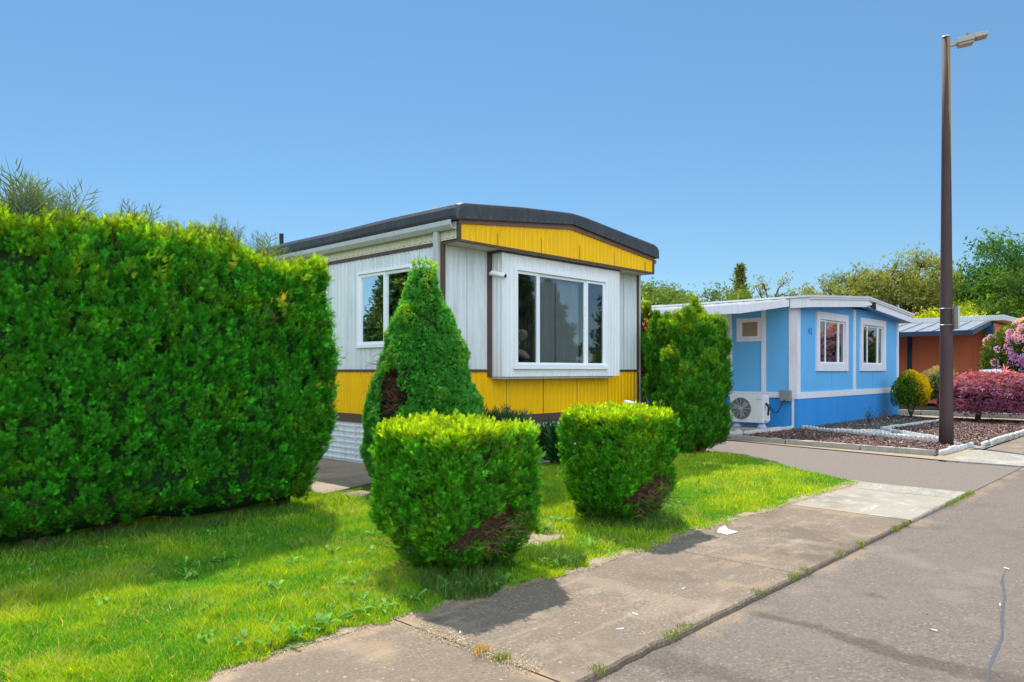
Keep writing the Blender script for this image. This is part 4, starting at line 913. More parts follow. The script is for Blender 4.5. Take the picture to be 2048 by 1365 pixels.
# the open fans reflected pale stay simple: an indoor blind
w = MB(); zt2 = lambda x: 3.37+.27*(1-min(1, abs(x-AM)/4.2))
E0, E1, EY = 18.72, 27.42, 7.50
def gable_band(mb, y0, y1, lo, hi, x0=E0, x1=E1):
    for (p, q) in ((x0, AM), (AM, x1)):
        mb.hexa([(p, y0, zt2(p)+lo), (q, y0, zt2(q)+lo), (q, y1, zt2(q)+lo), (p, y1, zt2(p)+lo), (p, y0, zt2(p)+hi), (q, y0, zt2(q)+hi), (q, y1, zt2(q)+hi), (p, y1, zt2(p)+hi)])
gable_band(w, EY, EY+.03, -.27, -.02); w.box(E0-.001, E0+.03, EY+.03, BF+.1, 3.10, 3.35); w.box(E1-.03, E1, EY+.03, BB, 3.10, 3.35)
w.build('fascia', M['lilac'], H2)
w = MB(); gable_band(w, EY+.03, BF+.02, -.20, -.18); w.build('soffit', M['blue'], H2)
w = MB(); gable_band(w, EY-.05, BB+.3, -.018, .035, E0-.05, E1+.05); gable_band(w, EY-.035, EY, -.07, -.02, E0-.03, E1+.03)
r2 = w.build('roof', M['roof_white'], H2)
w = MB(); w.box(22.2, 23.4, 14.0, 15.0, 3.55, 3.78); w.build('roof_vent', M['roof_white'], r2, bevel=.03)
w = MB(); w.tube([(19.6, 13.0, 3.3), (19.6, 13.0, 3.62)], .08, 10); w.tube([(19.6, 13.0, 3.62), (19.6, 13.0, 3.68)], .13, 10); w.build('vent_pipe', M['alu'], r2)
# side awning
w = MB()
def awz(x): return 3.30-(A0-.17-x)*.115
for k in range(9):
    p, q = 16.02+k*.30, 16.02+(k+1)*.30; w.hexa([(p, 8.05, awz(p)-.02), (q, 8.05, awz(q)-.02), (q, 20, awz(q)-.02), (p, 20, awz(p)-.02), (p, 8.05, awz(p)+.02), (q, 8.05, awz(q)+.02), (q, 20, awz(q)+.02), (p, 20, awz(p)+.02)])
for k in range(30): y = 8.1+k*.4; w.hexa([(16.02, y, awz(16.02)+.02), (18.72, y, awz(18.72)+.02), (18.72, y+.03, awz(18.72)+.02), (16.02, y+.03, awz(16.02)+.02), (16.02, y, awz(16.02)+.05), (18.72, y, awz(18.72)+.05), (18.72, y+.03, awz(18.72)+.05), (16.02, y+.03, awz(16.02)+.05)])
aw = w.build('awning', M['roof_white'], H2)
w = MB(); w.hexa([(16.0, 8.01, awz(16)-.17), (18.70, 8.01, awz(18.7)-.15), (18.70, 8.05, awz(18.7)-.15), (16.0, 8.05, awz(16)-.17), (16.0, 8.01, awz(16)+.03), (18.70, 8.01, awz(18.7)+.03), (18.70, 8.05, awz(18.7)+.03), (16.0, 8.05, awz(16)+.03)])
w.box(15.96, 16.0, 8.01, 20, awz(16)-.17, awz(16)+.03); w.build('awning_fascia', M['lilac'], aw)
for y in (9.8, 13.5, 17.5): w = MB(); w.box(16.06, 16.14, y, y+.08, 0, awz(16.1)-.02); w.build('post', M['lilac'], aw)
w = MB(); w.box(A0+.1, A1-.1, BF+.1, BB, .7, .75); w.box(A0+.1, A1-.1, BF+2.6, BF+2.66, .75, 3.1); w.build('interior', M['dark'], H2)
# house number, painted straight on the blue wall
fnt = bpy.data.curves.new('house_number', 'FONT'); fnt.body = '41'; fnt.size = .26; fnt.extrude = .006; fnt.space_character = 1.25
tmp = bpy.data.objects.new('tmp_text', fnt); COL.objects.link(tmp); bpy.context.view_layer.update()
me = bpy.data.meshes.new_from_object(tmp.evaluated_get(bpy.context.evaluated_depsgraph_get())); bpy.data.objects.remove(tmp)
o = link_mesh('house_number', me, M['blue_base'], H2); me.name = 'house_number'; o.location = Vector((19.60, BF-.012, 2.46))-H2.location; o.rotation_euler = (R(90), 0, 0)
# flood lamp at the gable
fl = thing('flood_light', 'small dark floodlight fixed at the gable peak of the blue home', 'light', (AM-.05, EY, 3.45))
mb = MB(); mb.tube([(AM-.05, EY, 3.42), (AM-.05, EY-.06, 3.42)], .05, 10); mb.tube([(AM-.05, EY-.06, 3.42), (AM-.2, EY-.14, 3.43)], .03, 8); mb.build('mount', M['vinyl'], fl)
mb = MB(); mb.hexa([(AM+.02, EY-.05, 3.36), (AM+.22, EY-.10, 3.30), (AM+.22, EY-.16, 3.30), (AM+.02, EY-.12, 3.36), (AM+.02, EY-.05, 3.50), (AM+.16, EY-.10, 3.50), (AM+.16, EY-.16, 3.50), (AM+.02, EY-.12, 3.50)]); mb.build('panel', M['black'], fl)

# utility box + conduit
ub = thing('utility_box', 'small grey electrical box at the corner of the blue home', 'electrical box', (A0-.1, 8.15, .84))
mb = MB(); mb.box(A0-.15, A0-.033, 8.02, 8.30, .70, .98); mb.build('box_body', M['boxgrey'], ub, bevel=.01)
mb = MB(); mb.box(A0-.156, A0-.150, 8.06, 8.26, .74, .94); mb.build('cover', M['boxgrey'], ub)
# heat pump
hp = thing('heat_pump', 'off white heat pump with a round grey fan grille beside the blue home', 'heat pump', (18.35, 8.93, 0))
HX0, HX1, HY0, HY1, HZ0, HZ1 = 18.18, 18.52, 8.47, 9.40, .14, .86
mb = MB(); mb.box(HX0, HX1, HY0, HY1, HZ0, HZ1); mb.build('casing', M['ac_white'], hp, bevel=.018)
mb = MB(); mb.box(HX0-.004, HX0-.0005, HY0+.03, HY0+.25, HZ0+.05, HZ1-.06)
for k in range(5): mb.box(HX0-.007, HX0-.004, HY0+.05, HY0+.22, HZ0+.15+.05*k, HZ0+.155+.05*k)
mb.build('service_panel', M['ac_white'], hp)
cyf, czf, rf = HY0+.61, (HZ0+HZ1)/2+.0, .285
mb = MB(); mb.tube([(HX0-.002, cyf, czf), (HX0+.01, cyf, czf)], rf, 40); mb.build('fan_opening', M['fan_dark'], hp)
mb = MB()
for k in range(12): a = k*math.pi/6; mb.tube([(HX0-.018, cyf, czf), (HX0-.012, cyf+rf*math.cos(a), czf+rf*math.sin(a))], .0055, 4)
for rr_ in (.285, .25, .215, .18, .145, .11, .075, .045): mb.tube([(HX0-.014, cyf+rr_*math.cos(t), czf+rr_*math.sin(t)) for t in np.linspace(0, 2*math.pi, 37)], .0085 if rr_ == .285 else .0032, 4, False)
mb.tube([(HX0-.026, cyf, czf), (HX0-.01, cyf, czf)], .034, 16); mb.build('fan_grille', M['grille'], hp)
mb = MB()
for k in range(3):
    a = k*2*math.pi/3; mb.face([(HX0-.006, cyf, czf), (HX0-.006, cyf+.22*math.cos(a), czf+.22*math.sin(a)), (HX0-.004, cyf+.24*math.cos(a+.5), czf+.24*math.sin(a+.5)), (HX0-.004, cyf+.15*math.cos(a+.8), czf+.15*math.sin(a+.8))])
mb.build('fan_blades', M['boxgrey'], hp, recalc=False)
for y in (HY0+.12, HY1-.14):
    mb = MB(); n = 14; mb.tube([(18.35, y, 0), (18.35, y, .03), (18.35, y, .10), (18.35, y, .138)], [.12, .12, .085, .05], n); mb.build('foot', paint('pale blue plastic foot', (.38, .50, .62), .5), hp)
mb = MB(); mb.box(HX0+.05, HX1-.06, HY0-.055, HY0-.001, HZ0+.05, HZ0+.30); mb.box(HX0+.03, HX1-.03, HY0-.012, HY0-.001, HZ0+.42, HZ0+.66); mb.build('valve_cover', M['ac_white'], hp, bevel=.008)
mb = MB(); mb.tube([(HX0+.10, HY0-.02, HZ0+.50), (HX0+.08, HY0-.10, HZ0+.42), (HX0+.12, HY0-.08, HZ0+.20)], .022, 8); mb.build('pipe_insulation', M['black'], hp)
mb = MB(); pts = [(18.30, HY0-.02, .66)]+[(18.42+.3*t, 8.43-.24*t, .62-.62*math.sin(math.pi*min(1, t*1.0))*.42+.08*t) for t in np.linspace(.05, 1, 14)]+[(18.76, 8.14, .72)]
mb.tube(pts, .013, 8); tag(mb.build('cable', M['black'], None, smooth=True), 'dark flexible conduit looping from the heat pump to the grey box', 'cable')
# brand-like mark on the casing front: short dark line of letters
def label_text(name, body, size, mat, parent, loc, rot, ext=.001):
    f_ = bpy.data.curves.new(name, 'FONT'); f_.body = body; f_.size = size; f_.extrude = ext
    t_ = bpy.data.objects.new('tmp_text', f_); COL.objects.link(t_); bpy.context.view_layer.update()
    me = bpy.data.meshes.new_from_object(t_.evaluated_get(bpy.context.evaluated_depsgraph_get())); bpy.data.objects.remove(t_); me.name = name
    o = link_mesh(name, me, mat, parent); o.location = Vector(loc)-origin_of(parent); o.rotation_euler = rot; return o
mb = MB(); 
for k, wd in enumerate((.012, .022, .016, .016, .018, .014, .016)): y = HY0+.205-k*.021-(.01 if k else 0); mb.box(HX0-.0055, HX0-.004, y-wd*.8, y, HZ1-.125, HZ1-.103)
mb.build('maker_mark', M['boxgrey'], hp)
poly_sheet('concrete_pad', [(15.6, 8.08), (18.89, 8.08), (18.89, 20), (15.15, 20), (15.15, 8.4)], .012, M['concrete_lt'], .05)

# ---------------- orange home
G0, GF = 35.0, 6.6
H3 = thing('mobile_home', 'burnt orange home with a grey metal awning and navy posts at the right edge', 'mobile home', (G0, GF, 0))
w = MB(); z = .1
while z < 3.3:
    w.hexa([(G0-.03, GF+.1, z), (G0-.03, 22, z), (G0+.02, 22, z), (G0+.02, GF+.1, z), (G0-.005, GF+.1, z+.2), (G0-.005, 22, z+.2), (G0+.02, 22, z+.2), (G0+.02, GF+.1, z+.2)]); z += .2
w.build('wall', M['orange'], H3)
w = MB(); ribs(w, FX(GF), G0, G0+12, .1, 3.42, .3, .03); w.build('front_wall', M['orange'], H3, recalc=False)
w = MB(); w.box(G0-.35, G0+.02, GF-.05, GF+.25, 0, 3.3); w.build('corner_post', M['navy'], H3)
w = MB(); w.box(G0-3.1, G0-3.0, 10.2, 10.32, 0, 3.0); w.build('post', M['navy'], H3); w = MB(); w.box(G0-.12, G0-.04, 9.6, 9.75, 0, 3.2); w.build('post', M['navy'], H3)
w = MB()
def gz(x): return 3.50-(G0-x)*.16
w.hexa([(G0-3.2, GF+.1, gz(G0-3.2)-.02), (G0, GF+.1, gz(G0)-.02), (G0, 20, gz(G0)-.02), (G0-3.2, 20, gz(G0-3.2)-.02), (G0-3.2, GF+.1, gz(G0-3.2)+.02), (G0, GF+.1, gz(G0)+.02), (G0, 20, gz(G0)+.02), (G0-3.2, 20, gz(G0-3.2)+.02)])
for k in range(22): y = GF+.15+k*.6; w.hexa([(G0-3.2, y, gz(G0-3.2)+.02), (G0, y, gz(G0)+.02), (G0, y+.06, gz(G0)+.02), (G0-3.2, y+.06, gz(G0-3.2)+.02), (G0-3.2, y, gz(G0-3.2)+.06), (G0, y, gz(G0)+.06), (G0, y+.06, gz(G0)+.06), (G0-3.2, y+.06, gz(G0-3.2)+.06)])
aw3 = w.build('awning', M['grey_metal'], H3)
w = MB(); w.hexa([(G0-3.2, GF+.05, gz(G0-3.2)-.16), (G0, GF+.05, gz(G0)-.16), (G0, GF+.1, gz(G0)-.16), (G0-3.2, GF+.1, gz(G0-3.2)-.16), (G0-3.2, GF+.05, gz(G0-3.2)+.02), (G0, GF+.05, gz(G0)+.02), (G0, GF+.1, gz(G0)+.02), (G0-3.2, GF+.1, gz(G0-3.2)+.02)])
w.box(G0-3.24, G0-3.2, GF+.05, 20, gz(G0-3.2)-.16, gz(G0-3.2)+.02); w.build('awning_fascia', M['navy'], aw3)
w = MB(); w.box(G0-.1, G0+13, GF-.4, 22, 3.50, 3.72); w.build('roof', M['roof_white'], H3, bevel=.02)
poly_sheet('concrete_path', [(25.6, 3.3), (27.6, 3.3), (27.75, 24), (27.3, 24), (27.3, 7.6), (26.2, 7.4)], -.02, M['concrete_lt'], .05)
mb = MB()
for k in range(9): mb.box(27.68, 27.86, 3.35+k*2.0, 3.35+k*2.0+1.96, -.05, .14)
kb = mb.build('concrete_kerb', M['timber'], None, bevel=.015); kb['kind'] = 'structure'
poly_sheet('garden_soil', [(27.86, 3.3), (34.9, 3.3), (34.9, 20), (27.86, 20)], -.01, M['soil'])

# ================================================================== BEDS
BED1 = [(14.62, 3.62), (17.0, 3.55), (17.15, 4.2), (18.2, 6.7), (18.75, 7.75), (15.2, 7.95), (14.85, 6.0)]
BED2 = [(17.05, 3.36), (25.7, 3.40), (26.3, 7.4), (25.2, 5.95), (19.8, 6.15), (17.6, 4.2)]
BED3 = [(18.95, 7.85), (18.8, 7.6), (19.8, 6.2), (25.2, 6.0), (26.8, 7.5), (27.1, 7.85)]
poly_sheet('mulch_bed', BED1, .006, M['mulch']); poly_sheet('mulch_bed', BED2, .002, M['mulch']); poly_sheet('soil_bed', BED3, -.003, M['soil'])
poly_sheet('gravel_base', [(16.9, 3.3), (17.6, 4.1), (19.85, 6.15), (18.95, 7.85), (18.6, 7.8), (17.9, 6.7), (16.9, 4.2), (16.2, 3.4)], -.001, M['pebble'])
poly_sheet('bed_surround', [(14.0, 3.3), (27.3, 3.3), (27.3, 7.86), (14.95, 8.1)], -.012, M['dirt_sand'])
def chips(poly, n, x0, x1, y0, y1, seed, name, label, cols, s0=.018, s1=.05, z=.01):
    r_ = np.random.default_rng(seed); x = r_.uniform(x0, x1, n); y = r_.uniform(y0, y1, n); k = in_poly(x, y, poly); x, y = x[k], y[k]; m = len(x)
    P = np.stack([x, y, z+r_.random(m)*.02], 1); A_ = nrm(r_.normal(0, 1, (m, 3))*[1, 1, .35]); T = [np.array([rhomb((0, 0), (0, 1), .5, .0)]), np.array([rhomb((0, 0), (0, 1), .9, .15)])]
    v, i = scatter(T, P, A_, r_.uniform(s0, s1, m), r_, flat=np.tile([0, 0, 1.], (m, 1))); c = np.array(cols)[r_.integers(0, len(cols), m)]*np.exp(r_.normal(0, .25, (m, 1)))
    o = quad_mesh(name, v, c[i], paint(name+' pieces', (.1, .05, .04), .9) if False else M['chipmat']); return tag(o, label, 'mulch', kind='stuff')
def vmat(name):
    m, n, l, b = nm(name); a = n.new('ShaderNodeAttribute'); a.attribute_name = 'Col'; l.new(a.outputs['Color'], b.inputs['Base Color']); b.inputs['Roughness'].default_value = .9; return m
M['chipmat'] = vmat('loose chips')
MC = [(.18, .09, .075), (.22, .12, .10), (.10, .05, .042), (.26, .16, .13), (.16, .085, .075)]
chips(BED1, 26000, 14.5, 18.8, 3.5, 8, 1, 'bark_mulch', 'red brown bark chips in the bed next to the driveway', MC*3+[(.45, .40, .35)])
chips(BED2, 26000, 17, 26.5, 3.3, 6.2, 2, 'bark_mulch', 'red brown bark chips in the bed behind the lamp pole', MC*3+[(.42, .38, .33)], .025, .06)
chips(BED3, 5000, 18.8, 27, 6, 7.9, 3, 'soil_crumbs', 'dark soil crumbs and pale flakes along the blue home', [(.10, .08, .06), (.06, .05, .04), (.16, .13, .1), (.05, .04, .03), (.4, .37, .33)], .02, .05)
mb = MB(); rr = random.Random(12); PB = [(16.95, 3.6), (17.3, 3.9), (17.8, 4.3), (18.9, 5.6), (19.7, 6.2), (18.9, 7.7), (18.7, 7.6), (18.35, 6.6), (17.35, 4.3), (16.9, 4.1)]
k = 0
while k < 620:
    x, y = rr.uniform(16.8, 19.8), rr.uniform(3.5, 7.8)
    if in_poly(np.array([x]), np.array([y]), PB)[0]: mb.blob((x, y, .012), rr.uniform(.018, .045), k, .2, 1, (1, 1, .6)); k += 1
tag(mb.build('white_pebbles', paint('white pebbles', (.62, .60, .56), .8, .2, 20), None, recalc=False), 'loose white pebbles filling the strip between the scalloped edgings', 'pebbles', kind='stuff')
# scalloped concrete edging blocks
ORD = ['first', 'second', 'third', 'fourth', 'fifth', 'sixth', 'seventh', 'eighth', 'ninth', 'tenth', 'eleventh', 'twelfth', 'thirteenth', 'fourteenth', 'fifteenth', 'sixteenth', 'seventeenth', 'eighteenth', 'nineteenth', 'twentieth']
def scallop_mesh():
    mb = MB(); n = 5; L = .58; pts = [(0, -.05)]; k = 7
    for i in range(n):
        for j in range(k+1): t = math.pi*j/k; pts.append((L*(i+.5-.5*math.cos(t))/n, .035+.055*math.sin(t)))
    pts.append((L, -.05)); m = len(pts); th = .045
    mb.add([(x, -th/2, z) for x, z in pts]+[(x, th/2, z) for x, z in pts], [tuple(range(m)), tuple(range(m, 2*m))[::-1]]+[(i, (i+1) % m, m+(i+1) % m, m+i) for i in range(m)])
    return mb
SCP = scallop_mesh().build('edging_block', M['scallop'], None, bevel=.0); SCP_used = [False]
def edging(path, where, group, start=0):
    c = 0; rr = random.Random(len(path)*7+int(path[0][0]*10)); pos = Vector(path[0])
    for (p, q) in zip(path, path[1:]):
        p, q = Vector(p), Vector(q); d = q-p; n = max(1, round(d.length/.60)); a = math.atan2(d.y, d.x)
        for i in range(n):
            if SCP_used[0]: o = SCP.copy(); COL.objects.link(o)
            else: o = SCP; SCP_used[0] = True
            s = p+d*(i/n); o.location = (s.x+rr.uniform(-.01, .01), s.y+rr.uniform(-.01, .01), rr.uniform(-.012, .008)); o.rotation_euler = (rr.uniform(-.12, .12), rr.uniform(-.015, .015), a+rr.uniform(-.05, .05))
            o.scale = (d.length/n/.60, 1, 1)
            tag(o, '%s edging block %s' % (ORD[min(c, 19)], where), 'garden edging', group); c += 1
edging([(17.25, 4.15), (18.25, 6.7), (18.85, 7.75)], 'from the pole, left scalloped row to the blue home', 'scalloped edging left of the pebble strip')
edging([(17.7, 4.35), (19.75, 6.12)], 'from the pole, right scalloped row of the pebble strip', 'scalloped edging right of the pebble strip')
edging([(19.8, 6.12), (25.0, 5.85)], 'from the pebbles in the row before the blue front', 'scalloped edging along the soil bed')
edging([(18.75, 7.95), (16.2, 8.02)], 'from the blue corner in the row before the heat pump', 'scalloped edging before the heat pump')
edging([(16.95, 3.38), (25.6, 3.38)], 'from the pole in the scalloped row along the sidewalk', 'scalloped edging along the far sidewalk')
edging([(14.75, 3.60), (16.9, 3.52)], 'from the driveway in the short row before the pole', 'scalloped edging of the near mulch bed')
# stones at the back of the drive
for i, (x, y, r_, lab) in enumerate(((15.35, 7.95, .16, 'leftmost pale rounded stone at the end of the driveway edging'), (15.65, 8.02, .13, 'second pale stone from the left at the end of the driveway edging'), (15.9, 8.0, .14, 'pale stone next to the scalloped row before the heat pump'), (15.25, 8.3, .17, 'squat grey stone behind the arborvitae at the driveway end'))):
    mb = MB(); mb.blob((x, y, .05), r_, i+5, .16, 2, (1, .8, .62)); tag(mb.build('edge_stone', M['stone'], None), lab, 'stone', 'stones ending the edging')
# timbers
for i, (p, q, lab) in enumerate((((14.66, 3.66), (14.72, 4.9), 'split grey timber edging the mulch bed at the sidewalk end'), ((14.73, 4.93), (14.86, 6.4), 'middle pale timber edging the mulch bed beside the driveway'), ((14.87, 6.43), (15.08, 7.72), 'shaded grey timber edging the mulch bed beside the blue home'))):
    d = Vector((q[0]-p[0], q[1]-p[1], 0)); L = d.length; mb = MB(); n = 12; rr = random.Random(i)
    sec = []
    for k in range(n+1):
        j = rr.uniform(-.008, .008); sec.append([(L*k/n, -.075+j, -.05), (L*k/n, .075+j, -.05), (L*k/n, .07+j, .085+j), (L*k/n, -.07+j, .085-j)])
    mb.add([v for s in sec for v in s], [(4*a+b_, 4*a+(b_+1) % 4, 4*a+4+(b_+1) % 4, 4*a+4+b_) for a in range(n) for b_ in range(4)]+[(0, 1, 2, 3), tuple(4*n+t for t in (3, 2, 1, 0))])
    o = mb.build('timber_edging', M['timber'], None); o.location = (p[0], p[1], 0); o.rotation_euler = (0, 0, math.atan2(d.y, d.x)); tag(o, lab, 'timber', 'timbers edging the mulch bed')

# ================================================================== LAMP POLE
PX, PY = 16.8, 3.98
lp = thing('street_lamp', 'tall dark brown steel street lamp pole with mustard lichen and a small angled lamp head', 'street lamp', (PX, PY, 0))
def polemat():
    m, n, l, b = nm('dark brown painted steel with lichen'); g = n.new('ShaderNodeNewGeometry'); v = coords(n, l, (1, 1, 1))
    base = mixc(n, l, noise(n, l, coords(n, l, (6, 6, 1.2)), 2, 5), (.058, .037, .038), (.098, .062, .060))
    sx = n.new('ShaderNodeSeparateXYZ'); l.new(g.outputs['Normal'], sx.inputs[0]); sp = n.new('ShaderNodeSeparateXYZ'); l.new(g.outputs['Position'], sp.inputs[0])
    dx = n.new('ShaderNodeVectorMath'); dx.operation = 'DOT_PRODUCT'; l.new(g.outputs['Normal'], dx.inputs[0]); dx.inputs[1].default_value = (.69, -.72, 0)
    zf = n.new('ShaderNodeMapRange'); zf.inputs[1].default_value = 4.2; zf.inputs[2].default_value = 7.4; zf.inputs[3].default_value = -.60; zf.inputs[4].default_value = .60; l.new(sp.outputs[2], zf.inputs[0])
    nz = noise(n, l, coords(n, l, (7, 7, 1.0)), 1.6, 6, .7)
    s1 = n.new('ShaderNodeMath'); s1.operation = 'ADD'; l.new(dx.outputs['Value'], s1.inputs[0]); l.new(zf.outputs[0], s1.inputs[1])
    s2 = n.new('ShaderNodeMath'); s2.operation = 'ADD'; l.new(s1.outputs[0], s2.inputs[0]); l.new(nz, s2.inputs[1])
    f = ramp(n, l, s2.outputs[0], [(.93, g3(0)), (1.0, g3(.9))])
    c = mixc(n, l, f, base, (.30, .19, .035)); l.new(c, b.inputs['Base Color']); b.inputs['Roughness'].default_value = .75; b.inputs['Specular IOR Level'].default_value = .2; bump(n, l, noise(n, l, v, 30, 4), b, .25, .01); return m
M['pole'] = polemat()
mb = MB(); mb.tube([(PX, PY, -.1), (PX, PY, .6), (PX, PY, 3), (PX, PY, 6), (PX-.01, PY, 8.2)], [.131, .126, .108, .086, .070], 28); mb.build('pole', M['pole'], lp, smooth=True)
mb = MB(); mb.tube([(PX-.01, PY, 8.2), (PX-.01, PY, 8.225)], [.079, .066], 20); mb.build('cap', M['alu'], lp)
ad = Vector((.40, -.91, 0)).normalized(); P0 = Vector((PX, PY, 8.02)); up = Vector((0, 0, 1)); tilt = (ad+up*.13).normalized(); sd_ = ad.cross(up).normalized(); tn = sd_.cross(tilt).normalized()
mb = MB(); mb.tube([P0+ad*.06, P0+ad*.12+up*.005, P0+ad*.20+up*.03], .026, 10); mb.build('arm', M['luminaire'], lp)
def obox(mb, o, L0, L1, w0, w1, h0, h1):
    f = lambda a, b_, c: tuple(o+tilt*a+sd_*b_+tn*c)
    mb.hexa([f(L0, -w0, h0), f(L1, -w1, h0), f(L1, w1, h0), f(L0, w0, h0), f(L0, -w0, h1), f(L1, -w1, h1), f(L1, w1, h1), f(L0, w0, h1)])
o_ = P0+up*.0
mb = MB(); obox(mb, o_, .17, .48, .10, .12, -.02, .085); obox(mb, o_, .481, .72, .12, .11, .0, .085); lh = mb.build('lamp_head', M['luminaire'], lp, bevel=.012)
mb = MB(); obox(mb, o_, .20, .46, .085, .10, -.075, -.021); mb.build('driver_box', M['lens'], lh, bevel=.006)
mb = MB(); obox(mb, o_, .52, .70, .09, .085, -.015, -.001); mb.build('lens', M['lens'], lh)
mb = MB(); c0 = o_+tilt*.40+tn*.086; mb.tube([c0, c0+tn*.03], .03, 12); mb.tube([c0+tn*.03, c0+tn*.07], .037, 12); mb.build('photocell', M['boxgrey'], lh)
sg = thing('pole_sign', 'pale weathered sign board strapped edge on to the lamp pole', 'sign', (PX+.05, PY-.14, 2.5))
Fs_ = ((PX, PY), (.75, -.66), (.66, .75))
sdv = Vector((.55, -.83, 0)).normalized(); sn = Vector((.83, .55, 0))
def sbox(mb, a0, a1, b0, b1, z0, z1): f = lambda a, b_, z: (PX+sdv.x*a+sn.x*b_, PY+sdv.y*a+sn.y*b_, z); mb.hexa([f(a0, b0, z0), f(a1, b0, z0), f(a1, b1, z0), f(a0, b1, z0), f(a0, b0, z1), f(a1, b0, z1), f(a1, b1, z1), f(a0, b1, z1)])
mb = MB(); sbox(mb, .122, .15, -.26, .26, 2.32, 2.78); mb.build('board', M['sign'], sg, bevel=.004)
for z in (2.41, 2.74):
    mb = MB(); mb.tube([(PX+.124*math.cos(t), PY+.124*math.sin(t), z) for t in np.linspace(0, 2*math.pi, 30)], .006, 5, False); mb.build('strap', M['steel'], sg)

# ================================================================== PLANTS TO THE RIGHT
def leafy(root, c, radii, n, size, T, cols, seed, mat='leaf_soft', lump=.22, lsc=1.5, inner=.5, bottom=-.6, part='foliage', colfn=None, up=.4, core=True, coremat='core', corek=.72):
    r_ = np.random.default_rng(seed); c = np.array(c); rad = np.array(radii)
    u = nrm(r_.normal(size=(n, 3))); u = u[u[:, 2] > bottom]; m = len(u)
    k = 1+(VN(u*rad+c, lsc)-.5)*lump*2+(VN2(u*rad+c, lsc*2.6)-.5)*lump; d = 1-inner*r_.random(m)**2.2
    P = c+u*rad*(k*d)[:, None]; keep = VN(P+9, lsc*1.8) < .80; P, u, d, k = P[keep], u[keep], d[keep], k[keep]; m = len(P)
    v, i = scatter(T, P, u*.7+[0, 0, up]+r_.normal(0, .6, (m, 3)), size*np.exp(r_.normal(0, .22, m)), r_)
    if colfn: C = colfn(P, u, r_)
    else: t = r_.random((m, 1)); C = np.array(cols[0])*(1-t)+np.array(cols[1])*t
    C = col_var(C, m, r_, .22); quad_mesh(part, v, C[i], M[mat], root)
    if core:
        mb = MB(); bm = bmesh.new(); bmesh.ops.create_icosphere(bm, subdivisions=4, radius=1); co = np.array([q.co for q in bm.verts]); co[:, 2] = np.maximum(co[:, 2], bottom-.1)
        kk = 1+(VN(co*rad+c, lsc)-.5)*lump*2; vs = c+co*rad*corek*kk[:, None]; fs = [tuple(q.index for q in f.verts) for f in bm.faces]; bm.free(); mb.add(vs.tolist(), fs); mb.build('branch_core', M[coremat], root, smooth=True, recalc=False)
YBP = at(1822, 23.4)
yb = thing('shrub', 'small rounded green shrub turning bright yellow at the upper right beside the blue home', 'shrub', (*YBP, 0))
def ybc(P, u, r_):  # green to yellow, upward and towards the right
    q = (P[:, 0]-YBP[0])*.69-(P[:, 1]-YBP[1])*.72; t = np.clip((q+.18)*2.6*(.75+u[:, 2])+r_.normal(0, .15, len(P)), 0, 1)[:, None]; return np.array((.085, .20, .010))*(1-t)+np.array((.80, .62, .004))*t
leafy(yb, (*YBP, .78), (.55, .55, .70), 9000, .055, LEAF, None, 3, colfn=ybc, lump=.16, lsc=2.2)
mb = MB(); 
for k in range(6): a = k*1.05; mb.tube([(YBP[0], YBP[1], -.02), (YBP[0]+.1*math.cos(a), YBP[1]+.1*math.sin(a), .3), (YBP[0]+.26*math.cos(a), YBP[1]+.26*math.sin(a), .7)], [.016, .013, .008], 6)
mb.build('stem', M['bark'], yb)
jm = thing('japanese_maple', 'low weeping purple red japanese maple behind the lamp pole', 'tree', (25.35, 5.2, 0))
rng = np.random.default_rng(14); n = 15000; u = nrm(rng.normal(size=(n, 3))); u = u[u[:, 2] > -.12]; m = len(u)
lum = 1+(VN(u*[1.5, 1.5, .8]+3, 3.2)-.5)*.22; cm = np.array([25.55, 4.75, .62]); P = cm+u*np.array([1.42, 1.42, .83])*(lum*(1-.35*rng.random(m)**2.2))[:, None]
P[:, 2] -= np.clip(rng.random(m)*.5*(np.abs(u[:, 2]) < .25), 0, .35)*.6
v, i = scatter(MAPLE, P, u*[.8, .8, .3]+[0, 0, -.55]+rng.normal(0, .3, (m, 3)), .115*np.exp(rng.normal(0, .2, m)), rng, flat=u)
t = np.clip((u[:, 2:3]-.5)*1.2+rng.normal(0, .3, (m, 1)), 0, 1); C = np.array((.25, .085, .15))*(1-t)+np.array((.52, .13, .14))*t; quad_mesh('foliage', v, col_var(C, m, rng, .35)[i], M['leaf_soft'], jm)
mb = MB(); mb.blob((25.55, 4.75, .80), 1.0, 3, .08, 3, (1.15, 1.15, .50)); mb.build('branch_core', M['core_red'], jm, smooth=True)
mb = MB(); mb.tube([(25.35, 5.2, -.03), (25.33, 5.15, .22), (25.45, 5.0, .5), (25.55, 4.8, .9)], [.085, .07, .065, .04], 9)
for k in range(22):
    a = k*.6; q = random.uniform(.7, 1.25); mb.tube([(25.5, 4.9, .6), (25.55+.6*q*math.cos(a), 4.8+.6*q*math.sin(a), .85), (25.55+q*math.cos(a), 4.8+q*math.sin(a), .5), (25.55+1.12*q*math.cos(a), 4.8+1.12*q*math.sin(a), .22)], [.03, .02, .01, .004], 5, False)
mb.build('trunk', M['bark'], jm)
rh = thing('rhododendron', 'large rhododendron full of lilac pink blossom at the right edge', 'shrub', (*at(2062, 26), 0))
c_ = at(2062, 26)
leafy(rh, (c_[0], c_[1], 1.85), (1.25, 1.25, 1.45), 9000, .17, LEAF4, [(.07, .14, .02), (.12, .20, .03)], 5, lump=.22, lsc=.9, bottom=-.9)
mb = MB(); 
